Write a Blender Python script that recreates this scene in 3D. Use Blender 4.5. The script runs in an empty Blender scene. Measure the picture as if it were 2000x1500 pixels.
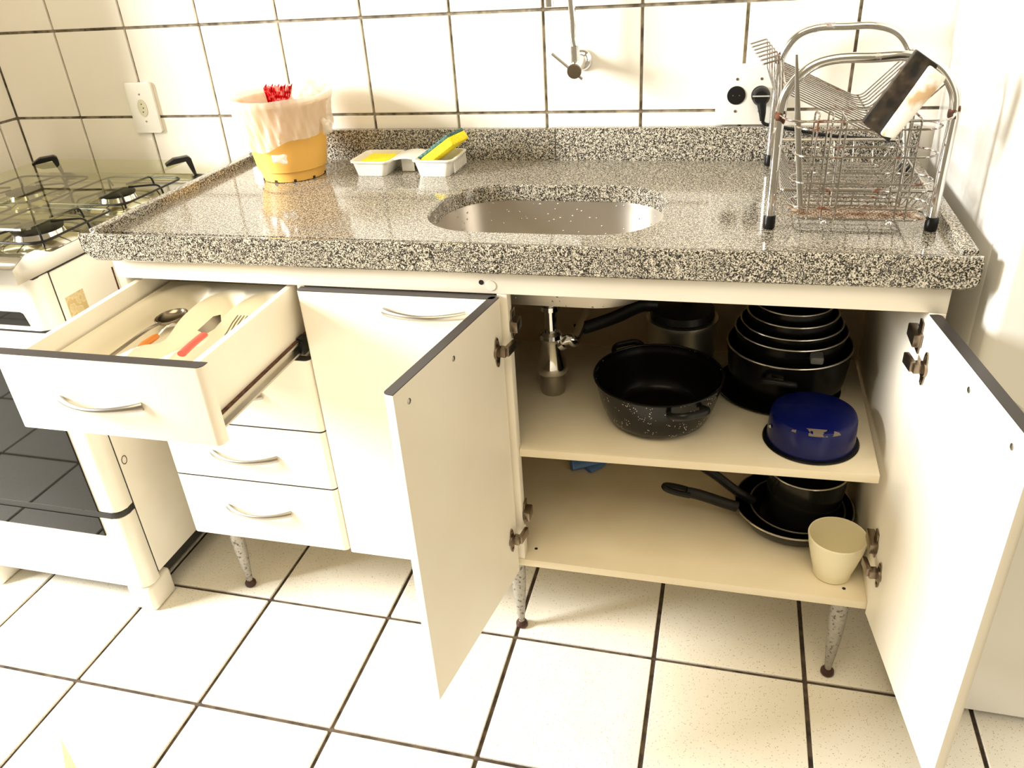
import bpy, bmesh, math, random
from mathutils import Vector, Matrix
random.seed(7)
S = bpy.context.scene
COL = S.collection
PI = math.pi

# ---------------------------------------------------------------- camera, world, lights, exposure
cd = bpy.data.cameras.new('camera'); cam = bpy.data.objects.new('camera', cd); COL.objects.link(cam)
cd.sensor_width = 36.0; cd.lens = 1559.3628 / 2000 * 36.0; cd.clip_start = 0.02
M = Matrix(((0.9657568742844285, -0.07360222286635726, 0.24878981603253325, 1.10488135),
            (0.2522627149245518, 0.49050757254353367, -0.8341257962300076, -1.69996729),
            (-0.06063977598297148, 0.868323116165049, 0.49227815663723484, 1.29481758),
            (0, 0, 0, 1)))
cam.matrix_world = M
S.camera = cam

w = bpy.data.worlds.new('daylit_room'); S.world = w; w.use_nodes = True
bg = w.node_tree.nodes['Background']
bg.inputs[0].default_value = (1.0, 0.83, 0.56, 1); bg.inputs[1].default_value = 0.25

def area(name, loc, target, sx, sy, power, color):
    l = bpy.data.lights.new(name, 'AREA'); l.shape = 'RECTANGLE'; l.size = sx; l.size_y = sy
    l.energy = power; l.color = color
    o = bpy.data.objects.new(name, l); COL.objects.link(o); o.location = loc
    o.rotation_euler = (Vector(target) - Vector(loc)).to_track_quat('-Z', 'Y').to_euler()
    return o
area('window_daylight', (-2.2, -1.62, 1.80), (0.8, -0.4, 0.75), 0.9, 1.0, 165, (1.0, 0.985, 0.95))
area('ceiling_fill', (0.8, -1.6, 2.55), (0.8, -1.0, 0.0), 1.6, 1.6, 21, (1.0, 0.84, 0.58))  # warm fill added overhead to balance the ambient; no known lamp hangs here

S.view_settings.view_transform = 'Standard'; S.view_settings.look = 'None'
S.view_settings.exposure = 0.70; S.view_settings.gamma = 1.0
S.view_settings.use_curve_mapping = False

# ---------------------------------------------------------------- materials
def mat(name, color, rough=0.5, metal=0.0, spec=0.5, coat=0.0, trans=0.0, ior=1.45):
    m = bpy.data.materials.new(name); m.use_nodes = True
    b = m.node_tree.nodes['Principled BSDF']
    b.inputs['Base Color'].default_value = (*color, 1); b.inputs['Roughness'].default_value = rough
    b.inputs['Metallic'].default_value = metal; b.inputs['Specular IOR Level'].default_value = spec
    b.inputs['Coat Weight'].default_value = coat; b.inputs['Coat Roughness'].default_value = 0.05
    b.inputs['Transmission Weight'].default_value = trans; b.inputs['IOR'].default_value = ior
    return m
def nd(m, t, **kw):
    n = m.node_tree.nodes.new(t)
    for k, v in kw.items():
        if k in n.inputs: n.inputs[k].default_value = v
        else: setattr(n, k, v)
    return n
def lk(m, a, b): m.node_tree.links.new(a, b)
def ramp(m, fac, stops, interp='LINEAR'):
    r = nd(m, 'ShaderNodeValToRGB'); r.color_ramp.interpolation = interp
    el = r.color_ramp.elements
    while len(el) < len(stops): el.new(0.5)
    for e, (p, c) in zip(el, stops): e.position = p; e.color = (*c, 1)
    lk(m, fac, r.inputs[0]); return r
def pos(m): return nd(m, 'ShaderNodeNewGeometry').outputs['Position']
def bsdf(m): return m.node_tree.nodes['Principled BSDF']
def noise(m, scale, detail=2.0, rough=0.5, vec=None):
    n = nd(m, 'ShaderNodeTexNoise'); n.inputs['Scale'].default_value = scale
    n.inputs['Detail'].default_value = detail; n.inputs['Roughness'].default_value = rough
    lk(m, vec or pos(m), n.inputs['Vector']); return n.outputs['Fac']
def bump(m, fac, strength=0.2, dist=0.001):
    b = nd(m, 'ShaderNodeBump'); b.inputs['Strength'].default_value = strength; b.inputs['Distance'].default_value = dist
    lk(m, fac, b.inputs['Height']); lk(m, b.outputs[0], bsdf(m).inputs['Normal'])
def mixc(m, fac, a, b):
    x = nd(m, 'ShaderNodeMix', data_type='RGBA')
    lk(m, fac, x.inputs[0])
    for i, c in ((6, a), (7, b)):
        if isinstance(c, tuple): x.inputs[i].default_value = (*c, 1)
        else: lk(m, c, x.inputs[i])
    return x.outputs[2]
def spotted(name, base, stops, scale, rough, detail=2.0, **kw):
    m = mat(name, base, rough, **kw); r = ramp(m, noise(m, scale, detail), stops)
    lk(m, r.outputs[0], bsdf(m).inputs['Base Color']); return m

M_MEL = spotted('white_melamine', (.86, .81, .70), [(0.3, (.85, .79, .67)), (0.7, (.88, .84, .73))], 6, .38)
M_MELIN = spotted('shaded_melamine', (.80, .71, .53), [(0.3, (.78, .69, .51)), (0.7, (.83, .75, .58))], 9, .5)  # white melamine with the cream shade of the cabinet inside put into its colour
M_BACK = mat('shade_brown_back', (.40, .29, .16), .7)  # back panel coloured brown to deepen the shade at the rear of the cabinet
M_EDGE = mat('black_edge_band', (.045, .04, .04), .35)
M_TILE = spotted('glazed_wall_tile', (.88, .85, .78), [(0.3, (.87, .83, .75)), (0.7, (.89, .86, .80))], 4, .12, coat=.3)
M_GROUT = spotted('dirty_grout', (.25, .2, .14), [(0.35, (.10, .08, .055)), (0.65, (.36, .31, .23))], 45, .85)
M_FGROUT = spotted('dark_floor_grout', (.06, .04, .03), [(0.35, (.035, .024, .018)), (0.65, (.11, .08, .055))], 40, .85)
M_PAINT = mat('wall_plaster', (.8, .76, .68), .8)

def make_floor_mat():
    m = mat('speckled_floor_tile', (.88, .84, .74), .32)
    v = nd(m, 'ShaderNodeTexVoronoi'); v.inputs['Scale'].default_value = 300; lk(m, pos(m), v.inputs['Vector'])
    n = noise(m, 180, 1.0)
    a = nd(m, 'ShaderNodeMath', operation='LESS_THAN'); lk(m, v.outputs['Distance'], a.inputs[0]); a.inputs[1].default_value = .27
    b = nd(m, 'ShaderNodeMath', operation='GREATER_THAN'); lk(m, n, b.inputs[0]); b.inputs[1].default_value = .55
    c = nd(m, 'ShaderNodeMath', operation='MULTIPLY'); lk(m, a.outputs[0], c.inputs[0]); lk(m, b.outputs[0], c.inputs[1])
    base = ramp(m, noise(m, 7, 3), [(0.3, (.85, .80, .69)), (0.7, (.89, .86, .77))])
    lk(m, mixc(m, c.outputs[0], base.outputs[0], (.45, .38, .29)), bsdf(m).inputs['Base Color']); return m
M_FLOOR = make_floor_mat()

def make_granite():
    m = mat('grey_granite', (.3, .3, .28), .11, coat=.35)
    n1 = noise(m, 520, 2.0, .6); n2 = noise(m, 200, 2.0)
    s = nd(m, 'ShaderNodeMath', operation='MULTIPLY_ADD'); lk(m, n2, s.inputs[0]); s.inputs[1].default_value = .38; lk(m, n1, s.inputs[2])
    r = ramp(m, s.outputs[0], [(0.0, (.008, .008, .008)), (.61, (.016, .015, .012)), (.665, (.115, .105, .087)), (.715, (.30, .275, .225)), (.80, (.62, .57, .47))])
    lk(m, r.outputs[0], bsdf(m).inputs['Base Color']); return m
M_GRAN = make_granite()

M_CHROME = mat('chrome', (.82, .82, .82), .08, 1.0)
M_STEEL = mat('brushed_stainless', (.56, .53, .48), .27, 1.0)
def make_sink():
    m = mat('wet_sink_steel', (.50, .46, .40), .38, 1.0)
    v = nd(m, 'ShaderNodeTexVoronoi'); v.inputs['Scale'].default_value = 85; lk(m, pos(m), v.inputs['Vector'])
    r = ramp(m, v.outputs['Distance'], [(0.0, (1, 1, 1)), (0.16, (0, 0, 0))]); bump(m, r.outputs[0], .8, .002)
    return m
M_SINK = make_sink()
M_WELL = mat('polished_burner_well', (.80, .77, .70), .12, 1.0)
M_NICK = mat('satin_nickel', (.43, .41, .37), .33, 1.0)
M_HINGE = mat('dull_hinge_metal', (.27, .22, .17), .30, 1.0)
def rusty(name, lo, hi, scale=60, clean=(.66, .65, .62)):
    m = mat(name, (.8, .8, .78), .14, 1.0)
    n = noise(m, scale, 4, .65); r = ramp(m, n, [(lo, (0, 0, 0)), (hi, (1, 1, 1))])
    lk(m, mixc(m, r.outputs[0], clean, (.15, .06, .03)), bsdf(m).inputs['Base Color'])
    a = nd(m, 'ShaderNodeMapRange'); lk(m, r.outputs[0], a.inputs[0]); a.inputs[3].default_value = .14; a.inputs[4].default_value = .85
    lk(m, a.outputs[0], bsdf(m).inputs['Roughness'])
    c = nd(m, 'ShaderNodeMapRange'); lk(m, r.outputs[0], c.inputs[0]); c.inputs[3].default_value = 1; c.inputs[4].default_value = .1
    lk(m, c.outputs[0], bsdf(m).inputs['Metallic']); return m
M_RTUBE = rusty('aged_chrome_tube', .60, .72, 25)
M_RWIRE = rusty('aged_wire', .55, .66, 40, (.46, .44, .41))
M_RUST = spotted('rust', (.16, .06, .03), [(.3, (.035, .014, .008)), (.7, (.15, .06, .03))], 120, .9)
M_RMESH = spotted('rusty_mesh', (.3, .16, .08), [(.35, (.20, .09, .04)), (.65, (.62, .5, .38))], 60, .6, metal=.4)
M_BLK = mat('black_plastic', (.008, .008, .008), .34, spec=.3)
M_BLKM = mat('matte_black', (.02, .019, .017), .6)
M_ENAM = mat('black_nonstick', (.004, .004, .004), .25, spec=.25)
def make_speck():
    m = mat('white_speckled_black_enamel', (.01, .01, .01), .24, spec=.35)
    v = nd(m, 'ShaderNodeTexVoronoi'); v.inputs['Scale'].default_value = 260; lk(m, pos(m), v.inputs['Vector'])
    a = nd(m, 'ShaderNodeMath', operation='LESS_THAN'); lk(m, v.outputs['Distance'], a.inputs[0]); a.inputs[1].default_value = .22
    b = nd(m, 'ShaderNodeMath', operation='GREATER_THAN'); lk(m, noise(m, 45, 2), b.inputs[0]); b.inputs[1].default_value = .54
    c = nd(m, 'ShaderNodeMath', operation='MULTIPLY'); lk(m, a.outputs[0], c.inputs[0]); lk(m, b.outputs[0], c.inputs[1])
    lk(m, mixc(m, c.outputs[0], (.006, .006, .006), (.7, .68, .62)), bsdf(m).inputs['Base Color']); return m
M_SPECK = make_speck()
def make_blue():
    m = mat('chipped_blue_enamel', (.01, .02, .22), .27, spec=.35)
    g = nd(m, 'ShaderNodeSeparateXYZ'); lk(m, pos(m), g.inputs[0])
    n = noise(m, 42, 3)
    # chips sit along the upper edge, on the side that faces the room
    d = nd(m, 'ShaderNodeMath', operation='COMPARE'); lk(m, g.outputs[2], d.inputs[0]); d.inputs[1].default_value = .5375; d.inputs[2].default_value = .0042
    yy = nd(m, 'ShaderNodeMath', operation='LESS_THAN'); lk(m, g.outputs[1], yy.inputs[0]); yy.inputs[1].default_value = -.495
    k = nd(m, 'ShaderNodeMath', operation='GREATER_THAN'); lk(m, n, k.inputs[0]); k.inputs[1].default_value = .455
    a = nd(m, 'ShaderNodeMath', operation='MULTIPLY'); lk(m, d.outputs[0], a.inputs[0]); lk(m, yy.outputs[0], a.inputs[1])
    b = nd(m, 'ShaderNodeMath', operation='MULTIPLY'); lk(m, a.outputs[0], b.inputs[0]); lk(m, k.outputs[0], b.inputs[1])
    lk(m, mixc(m, b.outputs[0], (.002, .005, .075), (.16, .13, .10)), bsdf(m).inputs['Base Color']); return m
M_BLUE = make_blue()
M_RIM = mat('polished_rim', (.75, .72, .64), .2, 1.0)
M_ALU = mat('aluminium', (.74, .71, .62), .36, 1.0)
M_PLW = mat('white_plastic', (.86, .84, .78), .3)
M_TRAY = mat('ivory_plastic', (.82, .76, .60), .55)
M_BUCK = mat('orange_yellow_plastic', (.90, .52, .12), .35)
def make_bag():
    m = bpy.data.materials.new('thin_bag_film'); m.use_nodes = True
    nt = m.node_tree; nt.nodes.remove(nt.nodes['Principled BSDF']); out = nt.nodes['Material Output']
    t = nt.nodes.new('ShaderNodeBsdfTransparent'); t.inputs[0].default_value = (1, .98, .94, 1)
    d = nt.nodes.new('ShaderNodeBsdfDiffuse'); d.inputs[0].default_value = (.95, .90, .82, 1)
    tl = nt.nodes.new('ShaderNodeBsdfTranslucent'); tl.inputs[0].default_value = (.9, .85, .78, 1)
    g = nt.nodes.new('ShaderNodeBsdfGlossy'); g.inputs[1].default_value = .25
    a = nt.nodes.new('ShaderNodeMixShader'); a.inputs[0].default_value = .35
    nt.links.new(d.outputs[0], a.inputs[1]); nt.links.new(tl.outputs[0], a.inputs[2])
    b = nt.nodes.new('ShaderNodeMixShader'); b.inputs[0].default_value = .62
    nt.links.new(t.outputs[0], b.inputs[1]); nt.links.new(a.outputs[0], b.inputs[2])
    c = nt.nodes.new('ShaderNodeMixShader'); c.inputs[0].default_value = .10
    nt.links.new(b.outputs[0], c.inputs[1]); nt.links.new(g.outputs[0], c.inputs[2])
    nt.links.new(c.outputs[0], out.inputs[0]); return m
M_BAG = make_bag()
M_RED = spotted('crinkled_red_foil', (.6, .01, .02), [(.42, (.42, .004, .012)), (.5, (.75, .03, .04)), (.62, (.9, .55, .5))], 110, .25)
M_SPY = spotted('yellow_sponge_foam', (.95, .80, .02), [(.35, (.85, .66, .01)), (.6, (.97, .84, .04))], 260, .9)
M_SPG = spotted('green_scouring_pad', (.05, .14, .12), [(.35, (.02, .07, .07)), (.65, (.12, .24, .22))], 300, .95)
def make_glass():
    m = bpy.data.materials.new('green_tinted_glass'); m.use_nodes = True
    nt = m.node_tree; nt.nodes.remove(nt.nodes['Principled BSDF']); out = nt.nodes['Material Output']
    t = nt.nodes.new('ShaderNodeBsdfTransparent'); t.inputs[0].default_value = (.88, .89, .76, 1)
    g = nt.nodes.new('ShaderNodeBsdfGlossy'); g.inputs[1].default_value = .01; g.inputs[0].default_value = (1, 1, .95, 1)
    f = nt.nodes.new('ShaderNodeFresnel'); f.inputs[0].default_value = 1.7
    c = nt.nodes.new('ShaderNodeMixShader')
    gm = nt.nodes.new('ShaderNodeNewGeometry'); mu = nt.nodes.new('ShaderNodeMath'); mu.operation = 'SUBTRACT'; mu.use_clamp = True
    nt.links.new(f.outputs[0], mu.inputs[0]); nt.links.new(gm.outputs['Backfacing'], mu.inputs[1])
    nt.links.new(mu.outputs[0], c.inputs[0]); nt.links.new(t.outputs[0], c.inputs[1]); nt.links.new(g.outputs[0], c.inputs[2])
    nt.links.new(c.outputs[0], out.inputs[0]); return m
M_GLASS = make_glass()
M_OVEN = mat('dark_oven_glass', (.006, .006, .005), .03, spec=.22)
M_WENAM = spotted('worn_white_enamel', (.83, .80, .71), [(.35, (.80, .76, .66)), (.65, (.86, .83, .75))], 8, .3)
M_FRIDGE = mat('white_fridge_enamel', (.84, .83, .79), .24, coat=.2)
M_GASKET = mat('grey_gasket', (.45, .44, .40), .5)
M_LEG = spotted('worn_grey_leg', (.33, .32, .28), [(.34, (.12, .11, .09)), (.40, (.36, .34, .30)), (.8, (.45, .43, .38))], 150, .45, metal=.4)
M_BROWN = mat('brown_plastic', (.05, .018, .012), .4)
M_CUP = mat('cream_melamine_cup', (.86, .80, .58), .35)
M_LBLUE = mat('pale_blue_plastic', (.12, .25, .58), .35)
M_ORANGE = mat('orange_wood_handle', (.58, .19, .03), .4)
M_REDH = mat('red_plastic_handle', (.72, .10, .07), .35)
M_DSTEEL = mat('dark_cutlery_steel', (.36, .31, .24), .25, 1.0)
M_STICK = spotted('yellowed_sticker', (.6, .5, .28), [(.45, (.55, .42, .2)), (.5, (.68, .56, .33)), (.6, (.6, .48, .26))], 70, .7)
M_CARD = mat('brown_cardboard', (.62, .42, .24), .8)
M_DARKB = spotted('grimy_black_board', (.02, .016, .012), [(.35, (.009, .008, .007)), (.62, (.04, .028, .018)), (.78, (.09, .07, .05))], 60, .42)
M_DIRTW = spotted('dirty_white_plastic', (.85, .82, .74), [(.38, (.60, .42, .24)), (.50, (.86, .83, .76)), (.8, (.92, .9, .85))], 38, .6)
M_SOCK = mat('cream_socket', (.62, .58, .42), .4)
M_DARKIN = mat('dark_void', (.01, .01, .01), .8)

# ---------------------------------------------------------------- geometry helpers
def box(bm, x0, x1, y0, y1, z0, z1, bev=0, seg=2, mtx=None):
    b = bmesh.new()
    vs = [b.verts.new((x, y, z)) for x in (x0, x1) for y in (y0, y1) for z in (z0, z1)]
    for f in ((0, 1, 3, 2), (4, 6, 7, 5), (0, 4, 5, 1), (2, 3, 7, 6), (0, 2, 6, 4), (1, 5, 7, 3)):
        b.faces.new([vs[i] for i in f])
    if bev: bmesh.ops.bevel(b, geom=b.edges[:], offset=bev, segments=seg, affect='EDGES', profile=.5)
    merge(bm, b, mtx)
def merge(bm, b, mtx=None):
    bmesh.ops.recalc_face_normals(b, faces=b.faces[:])
    if mtx is not None: b.transform(mtx)
    me = bpy.data.meshes.new('tmp'); b.to_mesh(me); b.free(); bm.from_mesh(me); bpy.data.meshes.remove(me)
def prism(bm, poly, axis, a, b_, bev=0, mtx=None):
    """poly of 2D points extruded along axis ('x': (y,z), 'y': (x,z), 'z': (x,y)) from a to b_"""
    b = bmesh.new()
    def P(p, t): return {'x': (t, p[0], p[1]), 'y': (p[0], t, p[1]), 'z': (p[0], p[1], t)}[axis]
    A = [b.verts.new(P(p, a)) for p in poly]; B = [b.verts.new(P(p, b_)) for p in poly]
    b.faces.new(A); b.faces.new(B[::-1]); n = len(poly)
    for i in range(n): b.faces.new([A[i], B[i], B[(i + 1) % n], A[(i + 1) % n]])
    if bev: bmesh.ops.bevel(b, geom=b.edges[:], offset=bev, segments=2, affect='EDGES', profile=.5)
    merge(bm, b, mtx)
def tube(bm, pts, r, n=8, closed=False, ry=None, up=None, mtx=None, caps=True, radii=None):
    b = bmesh.new(); pts = [Vector(p) for p in pts]; N = len(pts); rings = []
    prev = None
    for i, p in enumerate(pts):
        if closed: t = pts[(i + 1) % N] - pts[i - 1]
        else: t = pts[min(i + 1, N - 1)] - pts[max(i - 1, 0)]
        t.normalize()
        if up is not None: s = Vector(up)
        elif prev is None: s = Vector((0, 0, 1)) if abs(t.z) < .9 else Vector((1, 0, 0))
        else: s = prev
        s = s - t * s.dot(t)
        if s.length < 1e-5: s = t.orthogonal()
        s.normalize(); prev = s; q = t.cross(s)
        rr = radii[i] if radii else r
        r2 = rr * (ry / r) if ry else rr
        rings.append([b.verts.new(p + s * (math.cos(2 * PI * k / n) * rr) + q * (math.sin(2 * PI * k / n) * r2)) for k in range(n)])
    for i in range(N if closed else N - 1):
        A, B = rings[i], rings[(i + 1) % N]
        for k in range(n): b.faces.new([A[k], A[(k + 1) % n], B[(k + 1) % n], B[k]])
    if not closed and caps: b.faces.new(rings[0]); b.faces.new(rings[-1][::-1])
    merge(bm, b, mtx)
def lathe(bm, prof, c=(0, 0, 0), n=40, axis='z', mtx=None):
    b = bmesh.new(); rings = []
    def P(r, z, a):
        x, y = r * math.cos(a), r * math.sin(a)
        v = {'z': (x, y, z), 'y': (x, z, y), 'x': (z, x, y)}[axis]
        return (v[0] + c[0], v[1] + c[1], v[2] + c[2])
    for r, z in prof:
        if r < 1e-6: rings.append([b.verts.new(P(0, z, 0))])
        else: rings.append([b.verts.new(P(r, z, 2 * PI * k / n)) for k in range(n)])
    for A, B in zip(rings, rings[1:]):
        for k in range(n):
            if len(A) == 1 and len(B) == 1: continue
            if len(A) == 1: b.faces.new([A[0], B[k], B[(k + 1) % n]])
            elif len(B) == 1: b.faces.new([A[k], A[(k + 1) % n], B[0]])
            else: b.faces.new([A[k], A[(k + 1) % n], B[(k + 1) % n], B[k]])
    merge(bm, b, mtx)
def loops(bm, rings, cap0=False, cap1=False, mtx=None):
    b = bmesh.new(); R = [[b.verts.new(p) for p in r] for r in rings]; n = len(R[0])
    for A, B in zip(R, R[1:]):
        for k in range(n): b.faces.new([A[k], A[(k + 1) % n], B[(k + 1) % n], B[k]])
    if cap0: b.faces.new(R[0])
    if cap1: b.faces.new(R[-1][::-1])
    merge(bm, b, mtx)
def bez(pts, k=8):
    """Catmull-Rom through pts"""
    P = [Vector(p) for p in pts]; P = [P[0] * 2 - P[1]] + P + [P[-1] * 2 - P[-2]]; out = []
    for i in range(1, len(P) - 2):
        a, b, c, d = P[i - 1:i + 3]
        for s in range(k):
            t = s / k
            out.append(.5 * ((2 * b) + (c - a) * t + (2 * a - 5 * b + 4 * c - d) * t * t + (3 * b - a - 3 * c + d) * t ** 3))
    out.append(P[-2]); return out
def rrect(cx, cy, hx, hy, r, z, n=10):
    pts = []
    for (sx, sy, a0) in ((1, 1, 0), (-1, 1, PI / 2), (-1, -1, PI), (1, -1, 1.5 * PI)):
        for k in range(n + 1):
            a = a0 + PI / 2 * k / n
            pts.append((cx + sx * (hx - r) + r * math.cos(a), cy + sy * (hy - r) + r * math.sin(a), z))
    return pts
def corner(path, r, k=6):
    """round the inner corners of a polyline with radius-ish r"""
    P = [Vector(p) for p in path]; out = [P[0]]
    for i in range(1, len(P) - 1):
        a = (P[i - 1] - P[i]); b = (P[i + 1] - P[i]); d = min(r, a.length * .49, b.length * .49)
        p0 = P[i] + a.normalized() * d; p2 = P[i] + b.normalized() * d
        for s in range(k + 1):
            t = s / k; out.append(p0 * (1 - t) ** 2 + P[i] * 2 * t * (1 - t) + p2 * t * t)
    out.append(P[-1]); return out

FR = {}   # frame of each top-level thing, so parts can be modelled in room coordinates
def obj(name, bm, m, parent=None, world=True, smooth=40, loc=None, rotz=None):
    me = bpy.data.meshes.new(name)
    if parent is not None and world: bm.transform(FR[parent.name].inverted())
    bm.to_mesh(me); bm.free()
    me.materials.append(m)
    if smooth:
        for p in me.polygons: p.use_smooth = True
        me.set_sharp_from_angle(angle=math.radians(smooth))
    o = bpy.data.objects.new(name, me); COL.objects.link(o)
    if parent is not None: o.parent = parent
    if loc is not None: o.location = loc
    if rotz is not None: o.rotation_euler = (0, 0, rotz)
    FR[o.name] = FR[parent.name] if parent is not None else Matrix.Identity(4)
    return o
def tag(o, label, cat, group=None, kind=None):
    o['label'] = label; o['category'] = cat
    if group: o['group'] = group
    if kind: o['kind'] = kind
    return o
def thing(name, label, cat, loc=(0, 0, 0), rotz=0, group=None):
    o = bpy.data.objects.new(name, None); COL.objects.link(o); o.empty_display_size = .05
    o.location = loc; o.rotation_euler = (0, 0, rotz)
    FR[o.name] = Matrix.Translation(loc) @ Matrix.Rotation(rotz, 4, 'Z')
    return tag(o, label, cat, group)
def struct(name, bm, m, label=None):
    o = obj(name, bm, m, smooth=0); o['kind'] = 'structure'
    if label: o['label'] = label
    return o
NB = bmesh.new

# ---------------------------------------------------------------- room shell
FY = .0055
b = NB(); box(b, -2.6, 3.2, -3.2, .0, -.05, -.005); floor = struct('floor', b, M_FGROUT, 'white speckled floor tiles with dark brown grout')
b = NB(); box(b, -.807, 3.2, .006, .12, -.05, 2.6); wall_back = struct('wall_back', b, M_GROUT, 'white glazed tile wall behind the sink with dirty grout')
b = NB(); box(b, -.807, -.663, -.42, .0059, -.05, 2.6); wall_left = struct('wall_left', b, M_GROUT, 'short tiled wall left of the stove')

b = NB(); box(b, -.809, -.664, -.4235, -.4201, 0, 2.6); box(b, -.8105, -.8072, -.4235, .0, 0, 2.6); trim_1 = struct('trim_1', b, M_PAINT, 'pale plastered end of the short wall beside the stove')
# floor tiles: one shared mesh, each laid on its own
FB = .2894; FG = .0043
b = NB(); box(b, FG - FB / 2, FB / 2 - FG, FG - FB / 2, FB / 2 - FG, -.006, 0, .0012, 1); tm = bpy.data.meshes.new('floor_tile'); b.to_mesh(tm); b.free(); tm.materials.append(M_FLOOR)
for i in range(-8, 10):
    for j in range(-1, 8):
        cx = -.1367 + (i + .5) * FB + (j + .5) * FB * FY
        cy = -.5542 - (j + .5) * FB + (i - 1.5) * FB * FY
        if cy + FB / 2 > .004 or (-.97 < cx < -.70 and cy > -.55): continue
        t = bpy.data.objects.new('tile', tm); COL.objects.link(t); t.parent = floor
        t.location = (cx, cy, random.uniform(-.0004, .0002)); t.rotation_euler = (0, 0, FY)
# narrow cut row against the wall
for i in range(-3, 9):
    x0 = -.1367 + i * FB + FG; x1 = x0 + FB - 2 * FG
    b = NB(); box(b, max(x0, -.655), x1, -.2635 + .0005 + .0, -.003, -.006, 0, .0012, 1)
    t = obj('tile', b, M_FLOOR, floor, smooth=0)
# wall tiles
TA = .1968; XW = -.4655; ZW = .9594; G = .0030
b = NB(); box(b, G - TA / 2, TA / 2 - G, -.0085, .004, G - TA / 2, TA / 2 - G, .0016, 2)
wm = bpy.data.meshes.new('wall_tile'); b.to_mesh(wm); b.free(); wm.materials.append(M_TILE)
for j in range(-5, 4):
    z = ZW + (j + .5) * TA
    for i in range(0, 12):
        t = bpy.data.objects.new('tile', wm); COL.objects.link(t); t.parent = wall_back
        t.location = (XW + (i + .5) * TA, .0085 + random.uniform(-.0003, .0003) , z)
    b = NB(); box(b, -.657 + G, XW - G, 0, .0125, z - TA / 2 + G, z + TA / 2 - G, .0016, 2); obj('tile', b, M_TILE, wall_back, smooth=0)
    y1 = -.0584
    b = NB(); box(b, -.6665, -.657, y1 + G, -.0015, z - TA / 2 + G, z + TA / 2 - G, .0016, 2); obj('tile', b, M_TILE, wall_left, smooth=0)
    for k in range(3):
        a1 = y1 - k * TA - G; a0 = max(y1 - (k + 1) * TA + G, -.418)
        if a1 - a0 < .03: continue
        b = NB(); box(b, -.6665, -.657, a0, a1, z - TA / 2 + G, z + TA / 2 - G, .0016, 2); obj('tile', b, M_TILE, wall_left, smooth=0)

# ---------------------------------------------------------------- granite countertop
ZT, ZS, ZB = .880, .865, .832
def fy(x): return -(.5804 - .015 * (x - 1.1))       # front line, a little out of square with the wall
CT = thing('countertop', 'long grey speckled granite countertop with raised rims and a cut-out sink hole', 'countertop', (.717, -.3, ZB))
SX, SY, HX, HY, SR = .789, -.345, .207, .138, .112   # sink opening
hole = rrect(SX, SY, HX, HY, SR, 0, 12)
def outer_at(px, py, x0, x1, y0, y1):
    dx, dy = px - SX, py - SY
    t = min(((x1 - SX) / dx if dx > 0 else (x0 - SX) / dx) if abs(dx) > 1e-9 else 1e9,
            ((y1 - SY) / dy if dy > 0 else (y0 - SY) / dy) if abs(dy) > 1e-9 else 1e9)
    return SX + dx * t, SY + dy * t
b = NB()
X0, X1, Y0, Y1 = .018, 1.418, -.535, -.018
outp = [list(outer_at(p[0], p[1], X0, X1, Y0, Y1)) for p in hole]
for cxy in ((X0, Y0), (X1, Y0), (X1, Y1), (X0, Y1)):   # snap nearest sample to each corner
    k = min(range(len(outp)), key=lambda i: (outp[i][0] - cxy[0]) ** 2 + (outp[i][1] - cxy[1]) ** 2); outp[k] = list(cxy)
R1 = [(p[0], p[1], ZS) for p in outp]; R2 = [(p[0], p[1], ZS) for p in rrect(SX, SY, HX + .003, HY + .003, SR, 0, 12)]
R3 = [(p[0], p[1], ZS - .003) for p in hole]; R4 = [(p[0], p[1], .834) for p in hole]; R5 = [(p[0], p[1], .834) for p in outp]
loops(b, [R1, R2, R3, R4, R5, R1])
obj('slab', b, M_GRAN, CT, smooth=30)
# front edge: thick apron whose top rises gently from the work surface to a lip
b = NB()
prof = [(.050, ZS), (.012, ZT - .001), (.004, ZT), (.001, ZT - .002), (0, ZT - .006), (0, ZB + .003), (.003, ZB), (.050, ZB)]
xs = [0.0, .0, .006, .02, .4, .8, 1.2, 1.425, 1.436]
rings = []
for x in [0.002, .008, .022, .5, 1.0, 1.415, 1.431, 1.436]:
    low = {0.002: .022, .008: .008, .022: 0.0, 1.431: .003, 1.436: .010}.get(x, 0.0)   # chipped, rounded lower corners
    rings.append([(x, fy(x) + d, z + (low if z < ZB + .004 else 0)) for d, z in prof])
loops(b, rings, True, True)
obj('front_edge', b, M_GRAN, CT, smooth=30)
b = NB(); prism(b, [(0, fy(0) + .03), (.020, fy(0) + .03), (.020, -.001), (0, -.001)], 'z', ZB + .004, ZT, .002); obj('side_rim', b, M_GRAN, CT, smooth=30)
b = NB(); prism(b, [(1.416, fy(1.4) + .03), (1.436, fy(1.4) + .03), (1.436, -.001), (1.416, -.001)], 'z', ZB + .004, ZT, .002); obj('side_rim', b, M_GRAN, CT, smooth=30)
b = NB(); box(b, -.002, .7355, -.020, -.0005, ZS - .02, .930, .0018); obj('backsplash', b, M_GRAN, CT, smooth=30)
b = NB(); box(b, .7368, 1.437, -.020, -.0005, ZS - .02, .931, .0018); obj('backsplash', b, M_GRAN, CT, smooth=30)

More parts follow.
